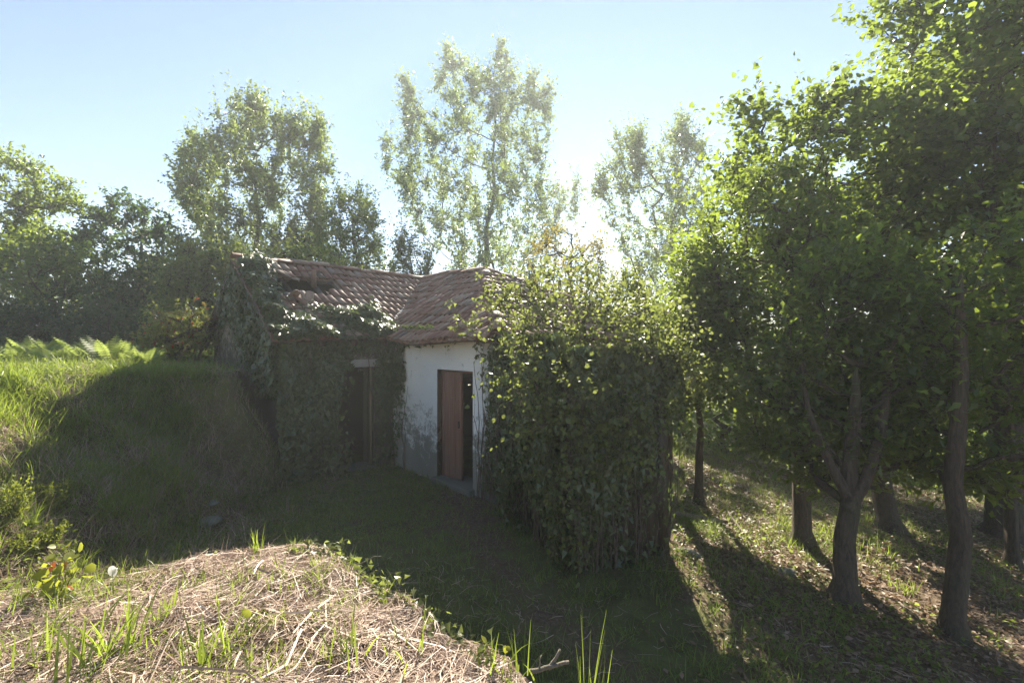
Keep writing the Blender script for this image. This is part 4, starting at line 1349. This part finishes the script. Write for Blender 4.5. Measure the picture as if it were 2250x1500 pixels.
grass('grass', 'patchy grass tufts on the bank below the terrace', 22000, (-7.5, -2.6, 2.6, 8.0), lambda x, y: sst(-2.9, -4.2, x) * np.clip(0.3 + 0.7 * noise2(x, y, 1.5, 1), 0.04, 1), 0.08, 0.28, 0.008, M['grass'], 112, 0.05, 2)
grass('grass', 'long coarse grass tufts on the bank slope', 3800, (-6.6, -3.0, 2.7, 7.6), lambda x, y: sst(-3.0, -4.2, x) * sst(-6.4, -5.6, x) * np.clip(0.25 + 0.8 * noise2(x, y, 2.1, 3), 0.02, 1), 0.15, 0.38, 0.009, M['grass'], 122, 0.05)
grass('dry_grass', 'dead standing grass blades on the bank', 9000, (-8, -2.7, 2.6, 8.2), lambda x, y: sst(-2.8, -4.0, x) * np.clip(0.35 + 0.7 * noise2(x, y, 1.9, 8), 0.05, 1), 0.07, 0.30, 0.006, M['straw'], 121, 0.07)
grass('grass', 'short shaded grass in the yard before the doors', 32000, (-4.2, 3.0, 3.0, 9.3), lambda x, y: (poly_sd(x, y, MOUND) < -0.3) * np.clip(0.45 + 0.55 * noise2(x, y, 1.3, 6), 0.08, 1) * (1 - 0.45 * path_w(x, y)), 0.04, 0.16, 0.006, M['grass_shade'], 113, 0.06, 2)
grass('grass', 'sunlit grass between the oak trunks', 15000, (1.6, 13, 5.0, 14), lambda x, y: np.clip(sst(5.2, 6.6, y - 0.12 * (x - 2)) * (0.5 + 0.6 * noise2(x, y, 1.1, 18)), 0.0, 1), 0.07, 0.24, 0.008, M['grass'], 114, 0.08, 2)
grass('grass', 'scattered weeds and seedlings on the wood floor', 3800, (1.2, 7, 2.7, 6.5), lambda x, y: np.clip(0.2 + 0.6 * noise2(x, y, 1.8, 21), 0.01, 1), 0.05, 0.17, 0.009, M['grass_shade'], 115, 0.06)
grass('grass', 'thin green blades sprouting through the straw', 2600, (-4.0, 0.8, 1.5, 3.6), lambda x, y: sst(-0.05, 0.15, poly_sd(x, y, MOUND)) * np.clip(0.15 + 0.7 * noise2(x, y, 2.2, 24), 0.02, 1), 0.06, 0.18, 0.006, M['grass'], 116, 0.035, 4)
grass('grass', 'rough meadow grass beyond the house and wood', 10000, (-14, 26, 12, 34), lambda x, y: 0.8 + 0 * x, 0.15, 0.45, 0.03, M['grass'], 117, 0.2, 2)

def weeds(name, label, n, area, prob, size, mat, seed, hmax=0.14):
    rng = np.random.default_rng(seed)
    m = n // 9
    c = on_ground(rng, m, *area, prob)
    idx = rng.integers(0, m, n)
    hh = rng.uniform(0.3, 1, m)[idx] * hmax
    P = c[idx] + np.column_stack([rng.normal(size=(n, 2)) * 0.045, np.zeros(n)])
    P[:, 2] = height(P[:, 0], P[:, 1]) + hh * rng.random(n) + 0.008
    D = rng.normal(size=(n, 3)); D[:, 2] *= 0.4
    Nn = rng.normal(size=(n, 3)) * 0.5 + np.array([0, 0, 1.0])
    tag(obj(name, leaf_mesh(name, P, D, Nn, size * rng.uniform(0.5, 1.4, n) * 1.15, T_OVAL), mat), label, None, None, 'stuff')
weeds('ground_cover', 'low broad-leaved weeds on the left bank', 16000, (-8.5, -2.8, 2.7, 8.2), lambda x, y: sst(-2.9, -4.0, x) * np.clip(0.4 + 0.6 * noise2(x, y, 1.9, 27), 0.03, 1), 0.040, M['bush'], 118, 0.2)
weeds('ground_cover', 'low broad-leaved weeds in the shaded yard', 9000, (-4.2, 2.4, 3.0, 9.2), lambda x, y: (poly_sd(x, y, MOUND) < -0.25) * np.clip(0.3 + 0.6 * noise2(x, y, 1.7, 29), 0.02, 1) * (1 - 0.7 * path_w(x, y)), 0.032, M['bush'], 119, 0.08)
weeds('ground_cover', 'low weeds and seedlings under the oaks', 6000, (1.6, 9, 3.0, 11), lambda x, y: np.clip(0.25 + 0.7 * noise2(x, y, 1.6, 13), 0.02, 1), 0.045, M['bush'], 120, 0.14)

# single clumps that stand out
def clump(label, px, py, n, h, spread, wd, lean, seed, mat='grass', curl=0.35, ground=None):
    rng = np.random.default_rng(seed)
    c = ground_at(px, py) if ground is None else np.asarray(ground, float)
    P = c + np.column_stack([rng.normal(size=(n, 2)) * spread, np.full(n, -0.01)])
    V, Fq = blades(rng, P, h * rng.uniform(0.55, 1.05, n), wd * rng.uniform(0.7, 1.3, n), rng.uniform(0.05, 1, n) * lean, 5, curl)
    o = obj('grass_clump', mesh('grass_clump', V - c, Fq), M[mat]); o.location = c
    return tag(o, label, 'grass clump', 'grass clumps that stand out')
clump('tall reed-like grass clump at the bottom edge right of the mound', 1300, 1500, 15, 0.62, 0.02, 0.006, 0.26, 201, ground=(0.29, 1.72, gz(0.29, 1.72)))
clump('grass clump on the far crest of the mound', 565, 1222, 14, 0.24, 0.02, 0.010, 0.5, 202)
clump('big grass clump in half shade on the bank', 330, 965, 70, 0.50, 0.07, 0.012, 0.9, 203)
clump('long-bladed grass clump at the bottom left of the mound', 90, 1470, 34, 0.34, 0.07, 0.012, 0.9, 204)
clump('long-bladed grass clump beside the bottom-left one', 205, 1490, 26, 0.42, 0.06, 0.013, 0.9, 205)
clump('grass clump with one long pale blade in the left of the straw', 275, 1450, 16, 0.36, 0.035, 0.011, 0.8, 206)
clump('small grass clump in the middle of the straw', 360, 1370, 26, 0.20, 0.04, 0.008, 0.6, 207)
clump('fine grass clump near the crest of the straw', 545, 1285, 20, 0.16, 0.04, 0.007, 0.6, 208)
clump('upright grass clump at the bottom of the straw', 460, 1470, 18, 0.34, 0.05, 0.010, 0.5, 209)
clump('grass clump with bent blades low in the straw', 770, 1480, 16, 0.36, 0.05, 0.010, 0.7, 210)
clump('thin grass clump at the lower right of the straw', 880, 1470, 12, 0.28, 0.05, 0.008, 0.6, 211)
clump('grass clump at the right tip of the mound', 1110, 1490, 24, 0.22, 0.05, 0.008, 0.6, 212)
clump('arching single-stemmed grass at the tip of the mound', 1150, 1490, 5, 0.42, 0.02, 0.012, 0.3, 213)
clump('bushy grass clump at the far left of the terrace edge', 20, 850, 110, 0.42, 0.16, 0.012, 0.9, 214)
clump('grass clump at the top of the bank beside the shadow edge', 430, 830, 60, 0.34, 0.10, 0.011, 0.9, 215)
clump('grass clump left of the big one on the bank', 180, 930, 70, 0.32, 0.12, 0.011, 0.9, 216)
clump('sunlit grass clump right of the forked oak', 1990, 1300, 40, 0.22, 0.08, 0.010, 0.9, 217)

# ferns along the back of the terrace
def fern(rng):
    mb_v, mb_f = [], []
    n0 = 0
    for k in range(11):
        yaw = rng.uniform(0, 2 * np.pi); L_ = rng.uniform(0.45, 0.75); lean = rng.uniform(0.3, 0.9)
        t = np.linspace(0, 1, 15)
        d = np.array([math.cos(yaw), math.sin(yaw), 0]); s = np.array([-d[1], d[0], 0])
        c = d[None] * (L_ * lean * t ** 1.2)[:, None] + np.array([0, 0, 1.0])[None] * (L_ * (t - 0.38 * lean * t ** 2.2))[:, None]
        for i in range(3, 15):
            wv = 0.24 * L_ * math.sin(math.pi * min(1, (t[i] - 0.12) / 0.88) * 0.92 + 0.15)
            for sg in (-1, 1):
                a = c[i]; tip = a + (s * sg * 0.95 + d * 0.35) * wv + np.array([0, 0, -0.06 * wv])
                side = nrm((c[i] - c[i - 1])[None])[0] * 0.30 * wv * 0.45
                mid = (a + tip) / 2
                V = np.array([a - side * 0.6, mid - side, tip, mid + side, a + side * 0.6])
                mb_v.append(V); mb_f.append(np.arange(5) + n0); n0 += 5
        w_ = 0.004
        V = np.concatenate([c - s * w_, c + s * w_])
        m_ = len(t)
        mb_v.append(V)
        for i in range(m_ - 1):
            mb_f.append(np.array([i, i + 1, m_ + i + 1, m_ + i]) + n0)
        n0 += 2 * m_
    V = np.concatenate(mb_v)
    f5 = np.array([f for f in mb_f if len(f) == 5]); f4 = np.array([f for f in mb_f if len(f) == 4])
    return mesh('fern', V, [f5, f4])
rng = np.random.default_rng(120)
fern_me = [fern(rng) for _ in range(4)]
for m_ in fern_me: m_.materials.append(M['fern'])
ORD = 'leftmost,second,third,fourth,fifth,sixth,seventh,eighth,ninth,tenth,eleventh,twelfth,thirteenth,fourteenth,fifteenth,sixteenth,rightmost'.split(',')
for k in range(17):
    px = 25 + k * 19.5 + rng.uniform(-7, 7)
    D = 9.0 + rng.uniform(-0.7, 0.9)
    x = (px - 1125) / F * D
    o = bpy.data.objects.new('fern', fern_me[k % 4]); COL.objects.link(o)
    o.location = (x, D, gz(x, D) - 0.02); o.rotation_euler = (0, 0, rng.uniform(0, 6)); s_ = rng.uniform(0.7, 1.15); o.scale = (s_, s_, s_)
    tag(o, ORD[k] + (' bracken fern' if k in (0, 16) else ' bracken fern from the left') + ' in the sunlit row below the hedge', 'fern', 'ferns along the back of the terrace')

# heathy shrublets at the foot of the bank, lower left
def heath(label, px, py, n, h, seed):
    rng = np.random.default_rng(seed)
    c = ground_at(px, py)
    mb = MB()
    LP, LD_ = [], []
    for k in range(n):
        yaw = rng.uniform(0, 2 * np.pi); r = rng.random() ** 0.7 * 0.16
        a = c + np.array([math.cos(yaw) * r * 0.4, math.sin(yaw) * r * 0.4, -0.03])
        b = c + np.array([math.cos(yaw) * r * 1.4, math.sin(yaw) * r * 1.4, h * rng.uniform(0.5, 1.0)])
        p = wander(rng, a, b, 9, 0.012)
        mb.tube(p, np.linspace(0.004, 0.0015, 9), 4, cap=False)
        m_ = 46
        t = rng.uniform(0.25, 1.02, m_)
        q = a + (b - a) * t[:, None] + rng.normal(size=(m_, 3)) * 0.012
        LP.append(q); LD_.append(rng.normal(size=(m_, 3)) * 0.7 + np.array([0, 0, 0.6]))
    P = np.concatenate(LP); D = np.concatenate(LD_)
    root = empty('heath_shrub', Vector(c), label, 'shrub', 'feathery shrublets on the bank')
    keep(obj('stem', mb.me('stem'), M['stem']), root)
    keep(obj('foliage', leaf_mesh('foliage', P, D, rng.normal(size=P.shape), np.full(len(P), 0.030) * rng.uniform(0.6, 1.3, len(P)), T_OVAL), M['heath']), root)
heath('feathery yellow-green shrublet on the bank, upper of three', 105, 1130, 34, 0.34, 131)
heath('feathery yellow-green shrublet cut by the left edge', 5, 1150, 30, 0.40, 132)
heath('low feathery shrublet just behind the yellow-leaved seedling', 85, 1205, 24, 0.20, 133)

# yellow-leaved seedling on the left of the mound
rng = np.random.default_rng(140)
_ro = [(0, 0)] + [(0.5 - 0.5 * math.cos(a), 0.46 * math.sin(a) * (1 + 0.08 * math.cos(9 * a))) for a in np.linspace(0.5, 2.9, 7)] + [(1.05, 0)]
_rv = [(a, b, 0.2 * abs(b)) for a, b in _ro] + [(a, -b, 0.2 * abs(b)) for a, b in _ro[1:-1]]
T_ROUND = (np.array(_rv), np.array([[0, 8, 7, 6, 5, 4, 3, 2, 1], [0, 9, 10, 11, 12, 13, 14, 15, 8]]))
c = ground_at(120, 1325)
def seedling(label, c, stems, mat, seed, size):
    rng = np.random.default_rng(seed)
    mb = MB(); LP, LD_ = [], []
    for (dx, dy, h, nl) in stems:
        b = c + np.array([dx, dy, h])
        p = wander(rng, c + rng.normal(size=3) * 0.01, b, 8, 0.012)
        mb.tube(p, np.linspace(0.005, 0.002, 8), 5, cap=False)
        for k in range(nl):
            t = 0.25 + 0.8 * (k + 0.5) / nl
            q = c + (b - c) * min(t, 1.0)
            d = rng.normal(size=3); d[2] = -0.15 + 0.5 * rng.normal()
            d = nrm(d[None])[0]
            e = q + d * 0.045
            mb.tube(np.array([q, (q + e) / 2 + [0, 0, 0.008], e]), [0.0014, 0.0012, 0.001], 4, cap=False)
            LP.append(e); LD_.append(d)
    P = np.array(LP); D = np.array(LD_)
    root = empty('seedling', Vector(c), label, 'plant')
    keep(obj('stem', mb.me('stem'), M['heath']), root)
    n = len(P)
    keep(obj('foliage', leaf_mesh('foliage', P, D, rng.normal(size=(n, 3)) * 0.8 + np.array([0, -0.5, 0.4]), size * rng.uniform(0.45, 1.25, n), T_BROAD), mat), root)
seedling('yellow-leaved woody seedling at the left end of the mound', c, [(0.03, 0.03, 0.33, 17), (0.16, 0.02, 0.28, 14), (0.10, -0.02, 0.20, 12), (-0.16, 0.0, 0.16, 10), (-0.06, 0.05, 0.22, 9)], M['yellow'], 141, 0.062)
for k, (px, py) in enumerate([(385, 1455), (560, 1400), (1085, 1455)]):
    seedling(['tiny yellow-green seedling low in the straw beside the upright clump', 'tiny round-leaved seedling in the middle right of the straw', 'tiny seedling at the right tip of the straw'][k],
             ground_at(px, py), [(0.02, 0.0, 0.09, 4), (-0.03, 0.02, 0.06, 3)], M['yellow'], 145 + k, 0.04)
# white bindweed-like flower
c = ground_at(258, 1285)
mb = MB()
th_ = np.arange(12) * 2 * np.pi / 12
rings = [(0.004, 0.0), (0.010, 0.018), (0.026, 0.034), (0.032, 0.036)]
V = np.concatenate([np.stack([np.cos(th_) * r, np.full(12, -h), np.sin(th_) * r * 1.1], -1) for r, h in rings])
Q = np.array([[i * 12 + j, i * 12 + (j + 1) % 12, (i + 1) * 12 + (j + 1) % 12, (i + 1) * 12 + j] for i in range(3) for j in range(12)])
top_c = c + np.array([0.0, 0.0, 0.11])
root = empty('white_flower', Vector(c), 'small white cup-shaped flower beside the yellow-leaved seedling', 'flower')
mb.add(V + top_c, Q); keep(obj('petal', mb.me('petal'), M['petal'], smooth=True), root)
mb = MB(); mb.tube(np.array([c, c + [0.01, 0.01, 0.06], top_c]), [0.002, 0.002, 0.002], 5, cap=False)
keep(obj('stem', mb.me('stem'), M['heath']), root)

# ivy runner along the right edge of the mound
rng = np.random.default_rng(150)
ed = [at(p[0], p[1], 1540.0 / (p[1] - 750.0)) for p in [(655, 1212), (720, 1215), (775, 1248), (830, 1282), (880, 1318), (940, 1362), (1000, 1405), (1060, 1448), (1110, 1482)]]
ed = np.array(ed); ed[:, 2] = 0.95 + 0.02 * np.sin(np.arange(len(ed)) * 1.9)
tt = np.linspace(0, len(ed) - 1, 50)
run = np.stack([np.interp(tt, np.arange(len(ed)), ed[:, i]) for i in range(3)], -1)
run[:, 2] = np.maximum(run[:, 2], height(run[:, 0], run[:, 1]) + 0.012)
run += np.cumsum(rng.normal(size=run.shape) * 0.004, 0) * 0.6
mb = MB(); mb.tube(run, np.linspace(0.010, 0.004, 50), 6, cap=False)
for k in range(10):
    i = rng.integers(0, 40)
    mb.tube(wander(rng, run[i], run[i] + rng.normal(size=3) * [0.12, 0.1, 0.03] + [0, 0, 0.05], 7, 0.015), np.linspace(0.005, 0.002, 7), 4, cap=False)
wgt = np.linspace(1.6, 0.5, 50); wgt /= wgt.sum()
i = rng.choice(50, 330, p=wgt)
P = run[i] + rng.normal(size=(330, 3)) * np.array([0.05, 0.05, 0.028]) + np.array([0, 0, 0.035])
root = empty('ivy_runner', Vector(run[0]), 'ivy runner with yellow-green leaves along the crest of the mound', 'ivy')
keep(obj('stem', mb.me('stem'), M['twig'], smooth=True), root)
keep(obj('foliage', leaf_mesh('foliage', P, rng.normal(size=P.shape), rng.normal(size=P.shape) * 0.6 + [0, 0, 1], 0.042 * rng.uniform(0.5, 1.3, 330), T_IVY), M['creeper']), root)
# broken branch lying at the tip of the mound
rng = np.random.default_rng(151)
c = np.array([0.17, 2.14, 0.95])
mb = MB()
mb.tube(wander(rng, c + [-0.09, 0.0, 0.0], c + [0.10, 0.02, 0.03], 8, 0.006), np.linspace(0.011, 0.008, 8), 6)
mb.tube(wander(rng, c + [-0.0, 0.0, 0.01], c + [0.06, 0.03, 0.085], 6, 0.004), np.linspace(0.009, 0.007, 6), 6)
mb.tube(wander(rng, c + [-0.04, 0.0, 0.01], c + [-0.03, 0.01, 0.07], 5, 0.004), np.linspace(0.005, 0.003, 5), 6)
tag(obj('broken_branch', mb.me('broken_branch'), M['twig'], smooth=True), 'pale broken branch lying at the tip of the mound', 'branch')

# stones in the yard
def stone(label, px, py, r, seed):
    rng = np.random.default_rng(seed)
    c = ground_at(px, py)
    import bmesh
    bm = bmesh.new(); bmesh.ops.create_icosphere(bm, subdivisions=2, radius=1)
    ph = rng.uniform(0, 6, 6)
    for v in bm.verts:
        q = v.co
        k = 1 + 0.16 * math.sin(2.3 * q.x + ph[0]) + 0.14 * math.sin(2.9 * q.y + ph[1]) + 0.1 * math.sin(4 * q.z + ph[2] + 2 * q.x)
        v.co = Vector((q.x * r * k * 1.25, q.y * r * k, q.z * r * k * 0.5))
    me = bpy.data.meshes.new('stone'); bm.to_mesh(me); bm.free()
    o = obj('stone', me, M['stone'], smooth=True); o.location = c + np.array([0, 0, r * 0.05])
    o.rotation_euler = (0, 0, rng.uniform(0, 6))
    tag(o, label, 'stone', 'loose stones')
stone('larger pale stone at the foot of the bank', 455, 1150, 0.14, 161)
stone('flat pale stone nearest the mound below the bank', 440, 1195, 0.11, 162)
stone('small stone beside the path below the gable', 470, 1105, 0.08, 163)
stone('grey stone half buried in the bank', 190, 1015, 0.13, 164)
stone('flat grey stone lying left of the forked oak', 1725, 1257, 0.10, 165)
stone('pale stone beside the lean-to foot', 1510, 1215, 0.10, 166)
# fallen branches on the wood floor
def stick(label, p0, p1, r, seed):
    rng = np.random.default_rng(seed)
    a = ground_at(*p0); b = ground_at(*p1)
    mb = MB(); P = wander(rng, a + [0, 0, 0.03], b + [0, 0, 0.04], 10, 0.02)
    P[:, 2] = height(P[:, 0], P[:, 1]) + 0.03
    mb.tube(P, np.linspace(r, r * 0.4, 10), 6)
    tag(obj('fallen_branch', mb.me('fallen_branch'), M['twig'], smooth=True), label, 'branch', 'fallen branches in the wood')
stick('fallen branch on the ground right of the forked oak', (1975, 1330), (2070, 1395), 0.016, 171)
stick('fallen branch in the sunlit grass beyond the lean-to', (1600, 1130), (1640, 1180), 0.03, 172)
stick('dark fallen log behind the sunlit grass', (1480, 1135), (1600, 1150), 0.06, 173)

# far wood on the hillside
rng = np.random.default_rng(180)
n = 3000
x = rng.uniform(-190, 190, n); y = rng.uniform(95, 185, n)
zz = hill_z(x, y)
k = 14
P = np.repeat(np.column_stack([x, y, zz]), k, 0)
hh = np.repeat(rng.uniform(3.5, 7, n), k); f = rng.random(n * k)
P[:, 2] += hh * (0.2 + 0.85 * f); P[:, :2] += rng.normal(size=(n * k, 2)) * (hh * 0.17 * (1.15 - f))[:, None]
tag(obj('far_wood', leaf_mesh('far_wood', P, rng.normal(size=P.shape), rng.normal(size=P.shape), rng.uniform(0.6, 1.5, n * k), T_OVAL), M['oak']),
    'far wood of eucalypts covering the hillside', None, None, 'stuff')
# ------------------------------------------------------------------ slight real haze, thickened to stand in for lens veil and lift shade
hm = bpy.data.materials.new('haze'); hm.use_nodes = True
hn = hm.node_tree.nodes; hl = hm.node_tree.links
hn.remove(hn['Principled BSDF'])
pv = hn.new('ShaderNodeVolumePrincipled')
pv.inputs['Color'].default_value = (0.90, 0.95, 1.0, 1)
pv.inputs['Density'].default_value = HAZE
pv.inputs['Anisotropy'].default_value = 0.33
hl.new(pv.outputs[0], hn['Material Output'].inputs['Volume'])
zlo = float(ZZ.min()) - 1.0
zlo = min(zlo, float(HZ.min()) - 1.0)
x0, x1, y0, y1, z1 = xs[0] - 2, xs[-1] + 2, ys[0] - 2, ys[-1] + 2, 33.0
mb = MB()
mb.box8(np.array([[x0, y0, zlo], [x1, y0, zlo], [x1, y1, zlo], [x0, y1, zlo], [x0, y0, z1], [x1, y0, z1], [x1, y1, z1], [x0, y1, z1]]))
tag(obj('haze', mb.me('haze'), hm), 'thin haze over the whole place, thickened to veil and lift the shade', None, None, 'stuff')
cy.volume_bounces = 0
